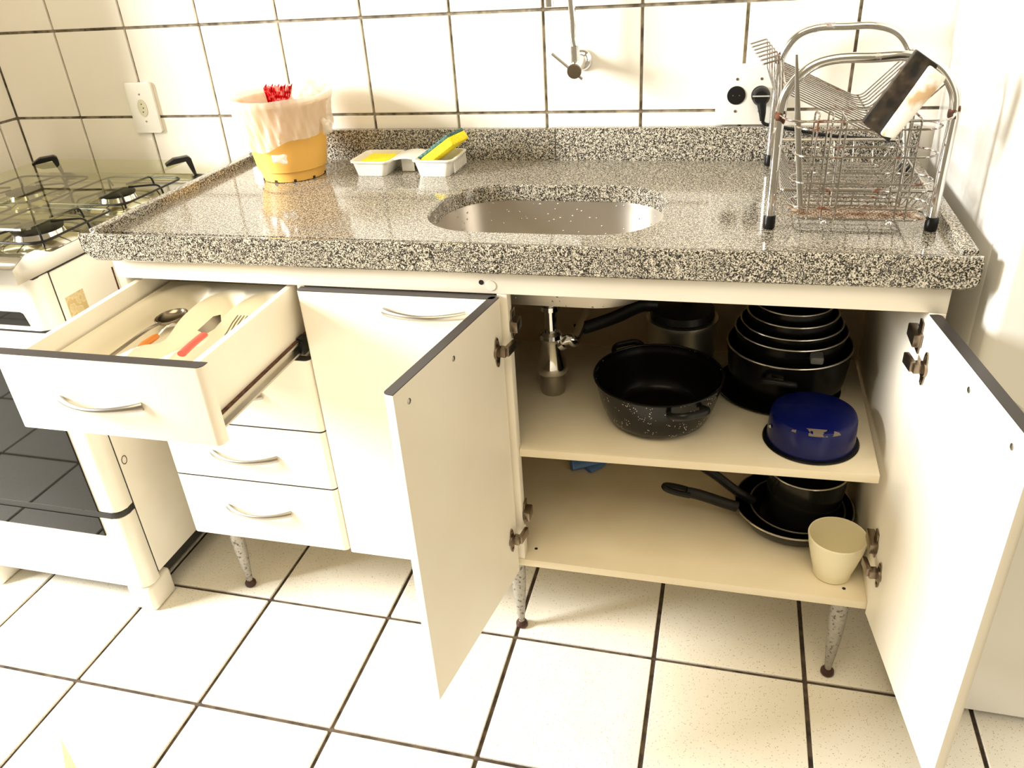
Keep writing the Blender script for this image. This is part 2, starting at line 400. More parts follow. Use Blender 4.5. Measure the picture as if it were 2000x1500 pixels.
# sink bowl hung below the slab
SK = thing('sink_bowl', 'oval stainless steel undermount sink bowl with water drops', 'sink', (SX, SY, .715))
b = NB()
def so(d, z, r=None): return rrect(SX, SY, HX + d, HY + d, max(SR + d, .03) if r is None else r, z, 12)
loops(b, [so(.018, .8335), so(.002, .8335), so(.001, .828), so(-.006, .76), so(-.018, .733), so(-.045, .722), so(-.09, .719)], False, True)
loops(b, [so(.018, .8325), so(.006, .8325), so(.004, .826), so(-.003, .758), so(-.015, .729), so(-.045, .7175), so(-.09, .714)], False, True)
obj('bowl', b, M_SINK, SK)
b = NB(); lathe(b, [(0, .7205), (.02, .7205), (.036, .722), (.038, .7195), (.038, .712), (0, .712)], (SX, SY, 0)); obj('drain', b, M_CHROME, SK)

# ---------------------------------------------------------------- cabinet (own frame: y=0 is its front plane, +y goes back)
KL = Matrix.Translation((0, -.5692, 0)) @ Matrix.Rotation(.0085, 4, 'Z')
KC = thing('sink_cabinet', 'white melamine sink cabinet on metal legs with an open top drawer and two open doors', 'cabinet', (0, -.5692, 0), .0085)
def kp(name, b, m, parent=None, **k): return obj(name, b, m, parent or KC, world=False, **k)
b = NB(); box(b, .031, 1.410, .0, .018, .7895, .8305, .0008); rail = kp('top_rail', b, M_MEL, smooth=30)
b = NB(); lathe(b, [(0, -.0006), (.0042, -.0006), (.0042, .002)], (.7262, 0, .8085), 16, 'y'); kp('screw_hole', b, M_DARKIN, rail)
b = NB(); lathe(b, [(0, -.0014), (.0085, -.001), (.0095, .001)], (.742, 0, .8035), 20, 'y'); kp('screw_cap', b, M_MEL, rail)
b = NB(); box(b, .031, .048, .001, .458, .2135, .789, .0006); kp('side_panel', b, M_MEL, smooth=30)
b = NB(); box(b, .031, .040, .006, .458, .789, .8305, .0006); kp('side_panel', b, M_MEL, smooth=30)
b = NB(); box(b, 1.388, 1.410, .001, .458, .2135, .789, .0006); kp('side_panel', b, M_MEL, smooth=30)
b = NB(); box(b, .393, .407, .002, .455, .2135, .789, .0006); kp('partition', b, M_MELIN, smooth=30)
b = NB(); box(b, .750, .767, .001, .024, .2305, .789, .0006); kp('front_stile', b, M_MEL, smooth=30)
b = NB(); box(b, .048, 1.388, .0, .455, .2135, .2300, .0006); bp = kp('bottom_panel', b, M_MELIN, smooth=30)
for hx, hy in ((.782, .034), (1.352, .028)):
    b = NB(); lathe(b, [(0, .2306), (.0032, .2306), (.0032, .229)], (hx, hy, 0), 12); kp('screw_hole', b, M_DARKIN, bp)
b = NB(); prism(b, [(.4085, .0245), (.7675, .0245), (.7675, .012), (1.374, .030), (1.380, .440), (.4085, .440)], 'z', .4655, .4815, .0006); kp('shelf', b, M_MELIN, smooth=30)
b = NB(); box(b, .048, 1.388, .4555, .459, .2135, .789); kp('back_panel', b, M_BACK, smooth=0)
def leg(x, y):
    b = NB(); lathe(b, [(0, .2134), (.0155, .2134), (.0155, .150), (.0150, .128), (.0125, .085), (.0085, .040), (.0066, .018), (.0066, .010), (0, .010)], (x, y, 0), 20)
    l = kp('leg', b, M_LEG)
    b = NB(); lathe(b, [(0, .016), (.008, .016), (.0125, .010), (.0128, .004), (.010, 0), (0, 0)], (x, y, 0), 20); kp('foot', b, M_BROWN, l)
for lx, ly in ((.0826, .0466), (.7380, .0444), (1.3525, .0358), (.0826, .41), (.738, .41), (1.3525, .41)): leg(lx, ly)

def handle(b, x0, x1, z, y, out=.024, sgn=-1):
    n = 18; pts = []; rad = []
    for i in range(n + 1):
        t = i / n; s = math.sin(PI * t)
        pts.append((x0 + (x1 - x0) * t, y + sgn * (out * s ** .8 + .0005), z)); rad.append(.0072 - .0024 * s)
    tube(b, pts, .006, 12, ry=.0044, up=(0, 0, 1), radii=rad)
def front_panel(x0, x1, z0, z1, yf, t=.018, r=.011):
    """board with rounded vertical front edges and softened corners"""
    pts = [(x0, yf + t)]
    for k in range(6): a = k / 5 * PI / 2; pts.append((x0 + r - r * math.cos(a), yf + r - r * math.sin(a)))
    for k in range(6): a = k / 5 * PI / 2; pts.append((x1 - r + r * math.sin(a), yf + r - r * math.cos(a)))
    pts.append((x1, yf + t)); b = NB(); prism(b, pts, 'z', z0, z1); return b, pts
def band(pts, z0, z1): b = NB(); prism(b, pts, 'z', z0, z1); return b
HY_ = .0
def drawer(z0, z1, yoff, hz, hx=(.1391, .2840), x0=.0335, x1=.3975, lift=0):
    yf = yoff - .018
    b = NB(); t = .012; bx0, bx1, bz0, bz1 = .060, .3780, z0 + .014, z1 - .006; by0, by1 = yoff + .0003, yoff + .405
    box(b, bx0, bx0 + t, by0, by1, bz0, bz1, .0006); box(b, bx1 - t, bx1, by0, by1, bz0, bz1, .0006)
    box(b, bx0 + t, bx1 - t, by1 - t, by1, bz0, bz1 - .004); box(b, bx0 + t, bx1 - t, by0, by0 + .010, bz0, bz1 - .002); box(b, bx0 + t, bx1 - t, by0 + .01, by1 - t, bz0 + lift, bz0 + lift + .005)
    d = kp('drawer', b, M_MEL, smooth=30)
    b, pts = front_panel(x0, x1, z0, z1 - .0012, yf); kp('drawer_front', b, M_MEL, d, smooth=30)
    kp('edge_band', band(pts, z1 - .0012, z1), M_EDGE, d, smooth=0)
    b = NB(); handle(b, hx[0], hx[1], hz, yf); kp('handle', b, M_NICK, d)
    return d
d1 = drawer(.6555, .7885, -.2800, .7150, (.133, .279), .0335, .3985, .030)
drawer(.4995, .6515, 0, .57); drawer(.3655, .4975, 0, .4265); drawer(.2095, .3635, 0, .2905)
# slide rail under the open drawer and the runner still fixed in the carcass
b = NB()
prism(b, [(.3782, .667), (.3870, .667), (.3870, .6705), (.3805, .6705), (.3805, .6855), (.3870, .6855), (.3870, .689), (.3782, .689)], 'y', -.268, .10)
kp('slide_rail', b, M_STEEL, d1, smooth=30)
b = NB(); box(b, .3782, .3845, -.272, .10, .6892, .6902); kp('rail_lip', b, M_RUST, d1, smooth=0)
b = NB(); box(b, .3885, .3928, -.02, .40, .664, .690, .0008); box(b, .3800, .3925, -.016, .004, .663, .694, .001); kp('drawer_runner', b, M_BLK, smooth=0)

# closed narrow door
b, pts = front_panel(.4010, .7505, .2075, .7865, -.018, r=.006); cdr = kp('door', b, M_MEL, smooth=30)
kp('edge_band', band(pts, .7865, .7878), M_EDGE, cdr, smooth=0)
b = NB(); handle(b, .5573, .7000, .7570, -.018, .02); kp('handle', b, M_NICK, cdr)

def open_door(hx, hy, ang, W, side, hz):
    """door frame: u (x) runs from hinge to free edge, inner face at v=0, thickness to side*0.016"""
    v0, v1 = (0, .016) if side > 0 else (-.016, 0); r = .007
    vo, vi = (v1, v0) if side > 0 else (v0, v1); s = -1 if side > 0 else 1
    pts = [(0, vi)]
    for k in range(6): a = k / 5 * PI / 2; pts.append((r - r * math.cos(a), vo + s * (r - r * math.sin(a))))
    for k in range(6): a = k / 5 * PI / 2; pts.append((W - r + r * math.sin(a), vo + s * (r - r * math.cos(a))))
    pts.append((W, vi))
    b = NB(); prism(b, pts, 'z', .2075, .7865); d = kp('door', b, M_MEL, smooth=30, loc=(hx, hy, 0), rotz=ang)
    kp('edge_band', band(pts, .7865, .7878), M_EDGE, d, smooth=0)
    q = -side     # inner side direction
    for z in hz:
        b = NB(); Q = lambda a, c: (min(q * a, q * c), max(q * a, q * c))
        # oval cup plate screwed to the door
        loops(b, [[(.0235 + .0078 * math.cos(t * PI / 12), q * h, z + .0275 * math.sin(t * PI / 12) * (1 if abs(math.sin(t * PI / 12)) < .9 else .98)) for t in range(24)] for h in (0.0003, .0022)], True, True)
        lathe(b, [(0, 0), (.0118, 0), (.0118, .004), (0, .004)], (.0235, .0003 if q > 0 else -.0043, z), 18, 'y')
        y0, y1 = Q(.002, .016); box(b, .010, .026, y0, y1, z - .0075, z + .0075, .0015)
        y0, y1 = Q(.012, .020); box(b, -.012, .020, y0, y1, z - .0075, z + .0095, .0015)
        for dz in (-.020, .020): y0, y1 = Q(.0022, .0036); box(b, .0205, .0265, y0, y1, z + dz - .003, z + dz + .003, .001)
        kp('hinge', b, M_HINGE, d)
    for u in (.163, .290):
        b = NB(); lathe(b, [(0, .0014), (.0028, .0012), (.0044, .0004), (.0046, -.001)], (0, 0, 0), 14)
        bmesh.ops.rotate(b, verts=b.verts[:], cent=(0, 0, 0), matrix=Matrix.Rotation(-q * PI / 2, 3, 'X')); bmesh.ops.translate(b, verts=b.verts[:], vec=(u, 0, .759))
        kp('screw', b, M_NICK, d)
    b = NB(); handle(b, .163, .290, .759, vo, .024, 1 if side > 0 else -1); kp('handle', b, M_NICK, d)
    return d
open_door(.7570, -.0088, math.radians(-100.0), .325, -1, (.700, .303))
open_door(1.3875, -.0020, math.radians(-82.3), .333, +1, (.713, .318))
# hinge arms fixed to the carcass walls
for (hx, s, z) in ((.7675, 1, .728), (.7675, 1, .331), (1.3875, -1, .741), (1.3875, -1, .346)):
    b = NB(); x0, x1 = sorted((hx, hx + s * .013)); box(b, x0, x1, .004, (.034 if s > 0 else .050), z - .010, z + .010, .002)
    x0, x1 = sorted((hx, hx + s * .0025)); box(b, x0, x1, .012, .032, z - .024, z + .026, .001)
    kp('hinge_arm', b, M_HINGE, smooth=30)

# ---------------------------------------------------------------- cutlery tray and cutlery in the open drawer
DZ = .7045 + .0005
TR = thing('cutlery_tray', 'ivory plastic cutlery tray with scooped compartments in the open drawer', 'tray', (.235, -.66, DZ))
tx0, tx1, ty0, ty1 = .0800, .3635, -.8330, -.4920; RZ = .7530
comps = [(.1450, -.660, .053, .152), (.2370, -.664, .038, .140), (.3160, -.664, .040, .144)]
def tz(x, y):
    h = 0
    for cx, cy, hx, hy in comps:
        d = ((abs(x - cx) / hx) ** 2.6 + (abs(y - cy) / hy) ** 3.2) ** (1 / 2.8)
        k = max(0, min(1, (1.06 - d) / .36)); h = max(h, k * k * (3 - 2 * k))
    dip = .020 * math.exp(-((y + .690) / .042) ** 2) * math.exp(-max(0, .19 - x) ** 2 / .0004) * math.exp(-max(0, x - .30) ** 2 / .0004)      # dividers dip towards the front
    return RZ - dip * (1 - h) - h * (RZ - DZ - .006)
b = NB(); nx, ny = 84, 92; g = []
for j in range(ny + 1):
    g.append([b.verts.new((tx0 + (tx1 - tx0) * i / nx, ty0 + (ty1 - ty0) * j / ny, tz(tx0 + (tx1 - tx0) * i / nx, ty0 + (ty1 - ty0) * j / ny))) for i in range(nx + 1)])
for j in range(ny):
    for i in range(nx): b.faces.new([g[j][i], g[j][i + 1], g[j + 1][i + 1], g[j + 1][i]])
edge = g[0][:] + [r[-1] for r in g[1:]] + g[-1][-2::-1] + [r[0] for r in g[-2:0:-1]]
low = [b.verts.new((v.co.x, v.co.y, DZ)) for v in edge]
for k in range(len(edge)): b.faces.new([edge[k - 1], edge[k], low[k], low[k - 1]])
b.faces.new(low)
bmesh.ops.recalc_face_normals(b, faces=b.faces[:]); obj('tray_body', b, M_TRAY, TR, smooth=60)

def spoon(name, label, c, r, tail, m, depth=.35, hr=.0042, group=None):
    t = thing(name, label, 'spoon', c)
    b = NB(); d = (Vector(tail) - Vector(c)); d.z = 0; d.normalize(); a = math.atan2(d.y, d.x)
    mt = Matrix.Translation(c) @ Matrix.Rotation(a, 4, 'Z') @ Matrix.Diagonal((1.25, 1, 1, 1))
    pf = [(0, -r * depth)] + [(r * math.sin(k / 8 * PI / 2), -r * depth * math.cos(k / 8 * PI / 2)) for k in range(1, 9)]
    pf += [(r * .94, .0004)] + [(r * .93 * math.sin(k / 8 * PI / 2), .001 - r * depth * .93 * math.cos(k / 8 * PI / 2)) for k in range(7, 0, -1)] + [(0, .001 - r * depth * .93)]
    lathe(b, pf, n=28, mtx=mt); obj('spoon_bowl', b, m, t)
    b = NB(); p0 = Vector(c) + d * r * 1.15; tl = Vector(tail)
    tube(b, bez([p0, p0 * .7 + tl * .3 + Vector((0, 0, .003)), tl]), hr * .55, 8, ry=hr, up=(0, 0, 1)); obj('handle', b, m, t)
    return t
spoon('ladle', 'dark steel ladle lying in the left tray compartment', (.1500, -.6010, .7340), .0265, (.1460, -.770, .7330), M_DSTEEL, .5)
t = thing('whisk', 'small wire whisk with an orange wooden handle beside the ladle', 'whisk', (.17, -.69, .705))
b = NB(); tube(b, [(.1680, -.7150, .7290), (.1710, -.7060, .7310), (.1790, -.6880, .7350), (.1820, -.6810, .7360)], .0058, 12, radii=[.004, .0058, .0056, .004]); obj('handle', b, M_ORANGE, t)
b = NB()
for k in range(5):
    a = (k - 2) * .32
    q = Vector((.1820, -.6810, .7360)); e = q + Vector((.008 + .012 * math.sin(a), .036, .002 + .004 * math.cos(a * 2)))
    tube(b, bez([q, q * .5 + e * .5 + Vector((-.006 * math.sin(a), .0, .005 * math.cos(a))), e]), .0008, 6)
obj('wires', b, M_CHROME, t)
t = thing('table_knife', 'table knife with a red plastic handle across the tray dividers', 'knife', (.275, -.70, .75))
b = NB(); tube(b, bez([(.3080, -.7840, .7630), (.3040, -.7620, .7620), (.2960, -.7300, .7580), (.2880, -.7000, .7530)]), .0075, 12, ry=.0050, up=(1, .3, 0)); obj('handle', b, M_REDH, t)
b = NB(); prism(b, [(-.008, 0), (.006, 0), (.010, .03), (.009, .065), (.000, .088), (-.007, .07)], 'z', -.0006, .0006,
                mtx=Matrix.Translation((.288, -.701, .7580)) @ Matrix.Rotation(.26, 4, 'Z') @ Matrix.Rotation(-.10, 4, 'X') @ Matrix.Rotation(.5, 4, 'Y')); obj('blade', b, M_DSTEEL, t)
t = thing('fork', 'steel fork with four tines in the right tray compartment', 'fork', (.31, -.66, .70))
b = NB(); tube(b, bez([(.326, -.770, .7220), (.321, -.72, .7240), (.3110, -.672, .7330)]), .0024, 8, ry=.0016); obj('handle', b, M_DSTEEL, t)
b = NB(); box(b, -.0105, .0105, -.008, .006, -.0006, .0006, .0005, mtx=Matrix.Translation((.3095, -.664, .7350)) @ Matrix.Rotation(.35, 4, 'X') @ Matrix.Rotation(.15, 4, 'Z'))
for k in range(4): tube(b, [(.3000 + .006 * k, -.660, .7360), (.2980 + .0063 * k, -.634, .7440), (.2965 + .0063 * k, -.612, .7480)], .0012, 6)
obj('tines', b, M_DSTEEL, t)

# ---------------------------------------------------------------- trap under the sink
t = thing('sink_trap', 'chrome bottle trap hanging below the sink bowl', 'pipe', (.784, -.335, .4695))
c = (.784, -.335, 0)
b = NB(); lathe(b, [(0, .713), (.032, .713), (.032, .708), (.016, .702), (.0125, .70), (.0125, .672), (.019, .671), (.019, .662), (.0125, .661), (.0125, .612), (0, .612)], c, 32); obj('tailpipe', b, M_CHROME, t)
b = NB(); lathe(b, [(0, .618), (.017, .618), (.0235, .612), (.0245, .604), (.0225, .601), (.0225, .598), (.0205, .594), (.0305, .545), (.0315, .532), (.0285, .526), (.0265, .525), (0, .525)], c, 36); obj('trap_body', b, M_CHROME, t)
b = NB(); lathe(b, [(0, .5248), (.0255, .5248), (.0255, .492), (.0235, .480), (.017, .4725), (0, .470)], c, 32); obj('trap_cup', b, M_NICK, t)
b = NB(); tube(b, bez([(.800, -.335, .590), (.818, -.333, .600), (.826, -.325, .590), (.826, -.30, .585), (.826, -.20, .585), (.826, -.113, .585)]), .0115, 14); obj('waste_pipe', b, M_CHROME, t)
b = NB(); tube(b, [(.800 + .0, -.335, .589), (.808, -.335, .594)], .0155, 16); obj('nut', b, M_CHROME, t)

# ---------------------------------------------------------------- pots
def pan_handle_loop(b, c, ang, w=.045, out=.028, z=0, r=.0065, rise=.004, mtx=None):
    pts = []
    ca, sa = math.cos(ang), math.sin(ang)
    for s, o in ((-w / 2, 0), (-w / 2, out * .6), (-w / 3, out), (0, out * 1.05), (w / 3, out), (w / 2, out * .6), (w / 2, 0)):
        pts.append((c[0] + ca * o - sa * s, c[1] + sa * o + ca * s, z + rise * o / out))
    tube(b, bez(pts, 5), r, 10, ry=r * .75)
SHZ = .4818
def pot(name, label, c, z0, prof, m_body, cat='pot', rim_r=None, rim_z=None, rim_m=None, group=None):
    t = thing(name, label, cat, (c[0], c[1], z0), group=group)
    b = NB(); lathe(b, [(r, z0 + z) for r, z in prof], (c[0], c[1], 0), 56); obj('body', b, m_body, t)
    if rim_r:
        b = NB(); tube(b, [(c[0] + rim_r * math.cos(a * PI / 28), c[1] + rim_r * math.sin(a * PI / 28), rim_z) for a in range(56)], .0019, 8, closed=True); obj('rim', b, rim_m, t)
    return t
def bowlprof(rb, rt, h, tk=.0025, bulge=.6, n=9):
    out = [(0, 0), (rb, 0)]
    for k in range(1, n + 1):
        s = k / n; out.append((rb + (rt - rb) * s ** bulge, h * s))
    inn = [(r - tk, z) for r, z in out[:1:-1]] + [(rb - tk, tk), (0, tk)]
    return out + inn
pc = (.9985, -.398)
P1 = pot('speckled_casserole', 'large black casserole with white specks and two side handles on the shelf', pc, SHZ, bowlprof(.078, .1165, .0900, .002, .42), M_SPECK)
b = NB(); lathe(b, [(.078 + (.1165 - .078) * (k / 14) ** .42 - .0040, SHZ + .0900 * k / 14 + .0030 * (k < 13)) for k in range(14, 0, -1)] + [(.078, SHZ + .0045), (0, SHZ + .0045)], (pc[0], pc[1], 0), 56); obj('lining', b, M_ENAM, P1)
b = NB(); tube(b, [(pc[0] + .1175 * math.cos(a * PI / 32), pc[1] + .1175 * math.sin(a * PI / 32), SHZ + .0905) for a in range(64)], .0022, 8, closed=True); obj('rim', b, M_ENAM, P1)
for ang in (math.radians(122), math.radians(-60)):
    b = NB(); pan_handle_loop(b, (pc[0] + .112 * math.cos(ang), pc[1] + .112 * math.sin(ang)), ang, .062, .032, SHZ + .073, .0068, .012); obj('handle', b, M_BLK, P1)
b = NB()
for da in (-.09, .09):
    a = math.radians(122) + da; px, py = pc[0] + .1112 * math.cos(a), pc[1] + .1112 * math.sin(a)
    lathe(b, [(0, .0028), (.0026, .0022), (.004, 0)], n=12, mtx=Matrix.Translation((px, py, SHZ + .072)) @ Matrix.Rotation(a + PI, 4, 'Z') @ Matrix.Rotation(PI / 2, 4, 'Y'))
obj('rivets', b, M_NICK, P1)

# pressure cooker at the back
q = (1.026, -.205)
P2 = pot('pressure_cooker', 'aluminium pressure cooker with a long black handle at the back of the shelf', q, SHZ, [(0, 0), (.062, 0), (.068, .006), (.068, .108), (.071, .112), (.071, .120), (0, .120)], M_ALU)
b = NB(); lathe(b, [(0, .6020), (.060, .6020), (.064, .6060), (.062, .6200), (.030, .632), (0, .634)], (q[0], q[1], 0), 48); obj('lid', b, M_BLK, P2)
b = NB(); tube(b, bez([(.975, -.215, .626), (.945, -.225, .628), (.90, -.232, .606), (.855, -.238, .588), (.815, -.242, .574)]), .014, 12, ry=.009, up=(0, 0, 1), radii=None); obj('long_handle', b, M_BLK, P2)
b = NB(); lathe(b, [(0, .655), (.008, .654), (.011, .645), (.008, .633), (0, .632)], (q[0] + .01, q[1], 0), 20); obj('valve', b, M_BLK, P2)

# nest of dark pots with bright rims at the right rear
nc = (1.2320, -.2400)
t = thing('griddle_pan', 'flat black griddle pan under the nest of pots', 'pan', (1.218, -.262, SHZ))
b = NB(); lathe(b, [(0, SHZ), (.106, SHZ), (.1175, SHZ + .007), (.1155, SHZ + .008), (.105, SHZ + .0035), (0, SHZ + .0035)], (1.218, -.257, 0), 48); obj('body', b, M_ENAM, t)
NG = 'black pots nested inside each other on the shelf'
specs = [('casserole', 'black casserole with a bright rim, lowest and widest of the nested pots', .098, .1150, SHZ + .0037, .091, 'pot'),
         ('casserole', 'black pot nested second from the bottom with a grey clip handle', .072, .1020, .492, .607 - .492, 'pot'),
         ('saucepan', 'black saucepan with a bright rim nested third from the bottom', .066, .0920, .500, .623 - .500, 'saucepan'),
         ('saucepan', 'black saucepan nested fourth from the bottom of the pot stack', .060, .0820, .508, .643 - .508, 'saucepan'),
         ('saucepan', 'topmost and smallest black saucepan of the nest with a brownish inside', .054, .0710, .516, .662 - .516, 'saucepan')]
for k, (nm, lb, rb, rt, z0, h, cat) in enumerate(specs):
    pr_ = bowlprof(rb, rt, h, .0025, .35)
    T = pot(nm, lb, nc, z0, pr_, M_ENAM, cat, rt + .0005, z0 + h, M_RIM, NG)
    if k == 4:
        b = NB(); lathe(b, [(0, .6), (rb + .006, .6)], (nc[0], nc[1], 0), 40); obj('lining', b, M_DSTEEL, T)
    if k == 0:
        b = NB(); pan_handle_loop(b, (nc[0] - .02, nc[1] - .110), math.radians(-100), .06, .018, SHZ + .062, .006, .01); obj('handle', b, M_BLK, T)
        b = NB(); box(b, nc[0] - .035, nc[0] - .012, nc[1] - .1190, nc[1] - .1120, SHZ + .068, SHZ + .074, .001); obj('clip', b, M_NICK, T)
    if k == 1:
        b = NB(); box(b, nc[0] + .030, nc[0] + .052, nc[1] - .118, nc[1] - .088, .590, .604, .003); obj('clip', b, mat('grey_clip', (.12, .12, .11), .4), T)
    if k == 2:
        b = NB(); tube(b, bez([(nc[0] + .075, nc[1] + .055, .628), (nc[0] + .10, nc[1] + .085, .632), (nc[0] + .135, nc[1] + .115, .634)]), .011, 10, ry=.007); obj('long_handle', b, M_BLK, T)
    if k == 3:
        b = NB(); tube(b, bez([(nc[0] - .070, nc[1] + .045, .648), (nc[0] - .085, nc[1] + .065, .652), (nc[0] - .105, nc[1] + .10, .655)]), .010, 10, ry=.007); obj('long_handle', b, M_BLK, T)

# blue pan, upside down
bc = (1.2700, -.4350)
T = pot('blue_pan', 'blue enamel pan turned upside down with chipped edges at the front of the shelf', bc, SHZ, [(.0745, .003), (.0735, .030), (.0725, .050), (.070, .0565), (.064, .0595), (0, .0600)], M_BLUE, 'pan')
b = NB(); lathe(b, [(.0735, SHZ + .0045), (.0745, SHZ + .0045), (.080, SHZ + .0035), (.0815, SHZ + .0015), (.080, SHZ), (.072, SHZ)], (bc[0], bc[1], 0), 56); obj('rim', b, M_ENAM, T)
b = NB(); lathe(b, [(0, .0035), (.004, .002), (.0045, -.001)], n=12, mtx=Matrix.Translation((bc[0] - .0705, bc[1] - .022, SHZ + .034)) @ Matrix.Rotation(-PI / 2 - .25, 4, 'Y')); obj('rivet', b, M_NICK, T)

# lower shelf
LZ = .2302
cc = (1.3330, -.4925)
T = thing('plastic_cup', 'cream plastic cup standing empty at the right front of the bottom shelf', 'cup', (cc[0], cc[1], LZ))
b = NB(); lathe(b, [(0, LZ), (.030, LZ), (.033, LZ + .003), (.0335, LZ + .012), (.0400, LZ + .036), (.0470, LZ + .066), (.0500, LZ + .086), (.0508, LZ + .089), (.0500, LZ + .0915), (.0480, LZ + .0905),
                    (.0465, LZ + .084), (.0430, LZ + .064), (.0360, LZ + .034), (.029, LZ + .008), (0, LZ + .005)], (cc[0], cc[1], 0), 56)
obj('cup_body', b, M_CUP, T)
fc = (1.2680, -.3450)
T = pot('frying_pan', 'wide black frying pan with a long looped handle on the bottom shelf', fc, LZ, bowlprof(.080, .1130, .0400, .003, .6), M_ENAM, 'pan', .1130, LZ + .040, M_RIM)
b = NB(); tube(b, bez([(1.160, -.375, .268), (1.130, -.380, .280), (1.085, -.390, .300), (1.060, -.395, .307)]), .0120, 10, ry=.0085, up=(0, 0, 1))
tube(b, bez([(1.068, -.389, .307), (1.046, -.390, .313), (1.024, -.394, .318), (1.017, -.400, .3185), (1.024, -.406, .316), (1.046, -.406, .310), (1.068, -.403, .305)], 5), .0060, 8); obj('handle', b, M_BLK, T)
T = pot('frying_pan', 'smaller black frying pan lying inside the wide one', (fc[0] + .008, fc[1] + .006), LZ + .0033, bowlprof(.066, .0900, .0290, .003, .6), M_ENAM, 'pan', .0900, LZ + .0325, M_NICK)
b = NB(); tube(b, bez([(1.192, -.348, .266), (1.160, -.352, .288), (1.110, -.345, .322), (1.060, -.335, .346), (1.030, -.328, .356)]), .0105, 10, ry=.007, up=(0, 0, 1)); obj('handle', b, M_BLK, T)
sc = (1.2880, -.3280)
T = pot('saucepan', 'deep black saucepan with a bright rim standing inside the frying pans', sc, LZ + .0067, bowlprof(.062, .0760, .112, .0025, .5), mat('glossy_black_enamel', (.012, .012, .011), .16), 'saucepan', .0765, LZ + .1187, M_RIM)
b = NB(); tube(b, bez([(1.219, -.300, .337), (1.205, -.290, .336), (1.185, -.27, .335), (1.165, -.25, .334)]), .009, 10, ry=.006); obj('handle', b, M_BLK, T)
T = thing('blue_scraper', 'small pale blue plastic scraper lying near the back of the bottom shelf', 'scraper', (.826, -.235, LZ))
b = NB(); tube(b, bez([(.796, -.250, LZ + .009), (.815, -.243, LZ + .010), (.845, -.228, LZ + .010), (.87, -.21, LZ + .009)]), .013, 12, ry=.0085, up=(1, 0, 0), radii=[.011, .015, .017] + [.016] * 19 + [.013, .011, .009]); obj('body', b, M_LBLUE, T)
b = NB(); tube(b, bez([(.838, -.258, LZ + .006), (.856, -.238, LZ + .006), (.866, -.22, LZ + .006)]), .012, 10, ry=.005, up=(1, 0, 0)); obj('tab', b, M_LBLUE, T)

# ---------------------------------------------------------------- things on the counter
ZC = ZS + .0003
kc = (.1850, -.1500)
T = thing('bucket', 'small orange-yellow plastic bin with a white bag folded over its rim', 'bin', (kc[0], kc[1], ZC))
b = NB(); lathe(b, [(0, ZC + .004), (.062, ZC + .004), (.0645, ZC), (.0668, ZC + .001), (.0690, ZC + .020), (.0735, ZC + .022), (.0745, ZC + .030), (.0930, ZC + .152), (.0985, ZC + .154), (.0990, ZC + .160), (.0915, ZC + .160), (.0895, ZC + .152), (.0715, ZC + .03), (.060, ZC + .006), (0, ZC + .006)], (kc[0], kc[1], 0), 64); obj('bin_body', b, M_BUCK, T)
for k in range(10):
    a = 2 * PI * k / 10 + .2; b = NB(); box(b, -.0026, .0026, -.0012, .0012, -.0022, .0028, mtx=Matrix.Translation((kc[0] + .0672 * math.cos(a), kc[1] + .0672 * math.sin(a), ZC + .0028)) @ Matrix.Rotation(a + PI / 2, 4, 'Z'))
    obj('foot_notch', b, M_BLKM, T, smooth=0)
# bag: folded over the rim with creases
b = NB(); n = 140; rows = 26; gr = []
def crease(a, s): return .0006 * math.sin(a * 23 + s * 4) + .0005 * math.sin(a * 41 - s * 7 + 1) + .0003 * math.sin(a * 57 + s * 9) + .0008 * math.sin(7 * a + 5 * s)
for j in range(rows):
    row = []
    for i in range(n):
        a = 2 * PI * i / n
        drop = .082 + .016 * math.sin(a - 2.2) + .004 * math.sin(3 * a + 1.0) + .002 * math.sin(7 * a)
        if j < 8:    # inside the bin, coming up to the rim
            s = j / 7; r = .0665 + .0215 * s ** 1.1 + .0008 * math.sin(a * 19 + s * 5); z = ZC + .045 + .120 * s ** 1.1
        else:
            s = (j - 8) / (rows - 9); z = ZC + .1655 + .0015 * math.sin(5 * a) - drop * s ** .95
            r = .0745 + (z - ZC - .03) * .1525 + .0075 + .007 * math.exp(-s * 4) + crease(a, s) * (1.0 + 1.6 * s) + .004 * s * s
        if j == 8: r -= .003; z += .003
        z += .012 * math.exp(-((math.atan2(math.sin(a - 1.0), math.cos(a - 1.0))) / .5) ** 2) * math.exp(-((j - 8) / 3.0) ** 2)
        row.append(b.verts.new((kc[0] + r * math.cos(a), kc[1] + r * math.sin(a), z)))
    gr.append(row)
for j in range(rows - 1):
    for i in range(n): b.faces.new([gr[j][i], gr[j][(i + 1) % n], gr[j + 1][(i + 1) % n], gr[j + 1][i]])
obj('bag', b, M_BAG, T, smooth=70)
def tuft(c, size, seed, flat=(1, 1, 1)):
    rnd = random.Random(seed); b = NB(); bmesh.ops.create_icosphere(b, subdivisions=3, radius=size)
    for v in b.verts:
        k = 1 + .28 * math.sin(v.co.x * 9 / size * .35 + seed) * math.cos(v.co.z * 8 / size * .4) + rnd.uniform(-.07, .07)
        v.co = Vector((v.co.x * flat[0], v.co.y * flat[1], v.co.z * flat[2])) * k + Vector(c)
    return b
obj('bag_knot', tuft((.2905, -.168, .9700), .016, 1, (.75, .6, 1.1)), M_BAG, T, smooth=60)
obj('bag_knot', tuft((.2150, -.2475, .9230), .016, 2, (1.25, .35, .65)), M_BAG, T, smooth=60)
obj('bag_fold', tuft((.2350, -.110, 1.0220), .030, 5, (1.1, .8, .85)), M_BAG, T, smooth=60)
T = thing('red_wrapper', 'crinkled red wrapper sticking out of the bin', 'wrapper', (.195, -.165, .99))
b = NB(); n = 26; A = []; B = []; C_ = []
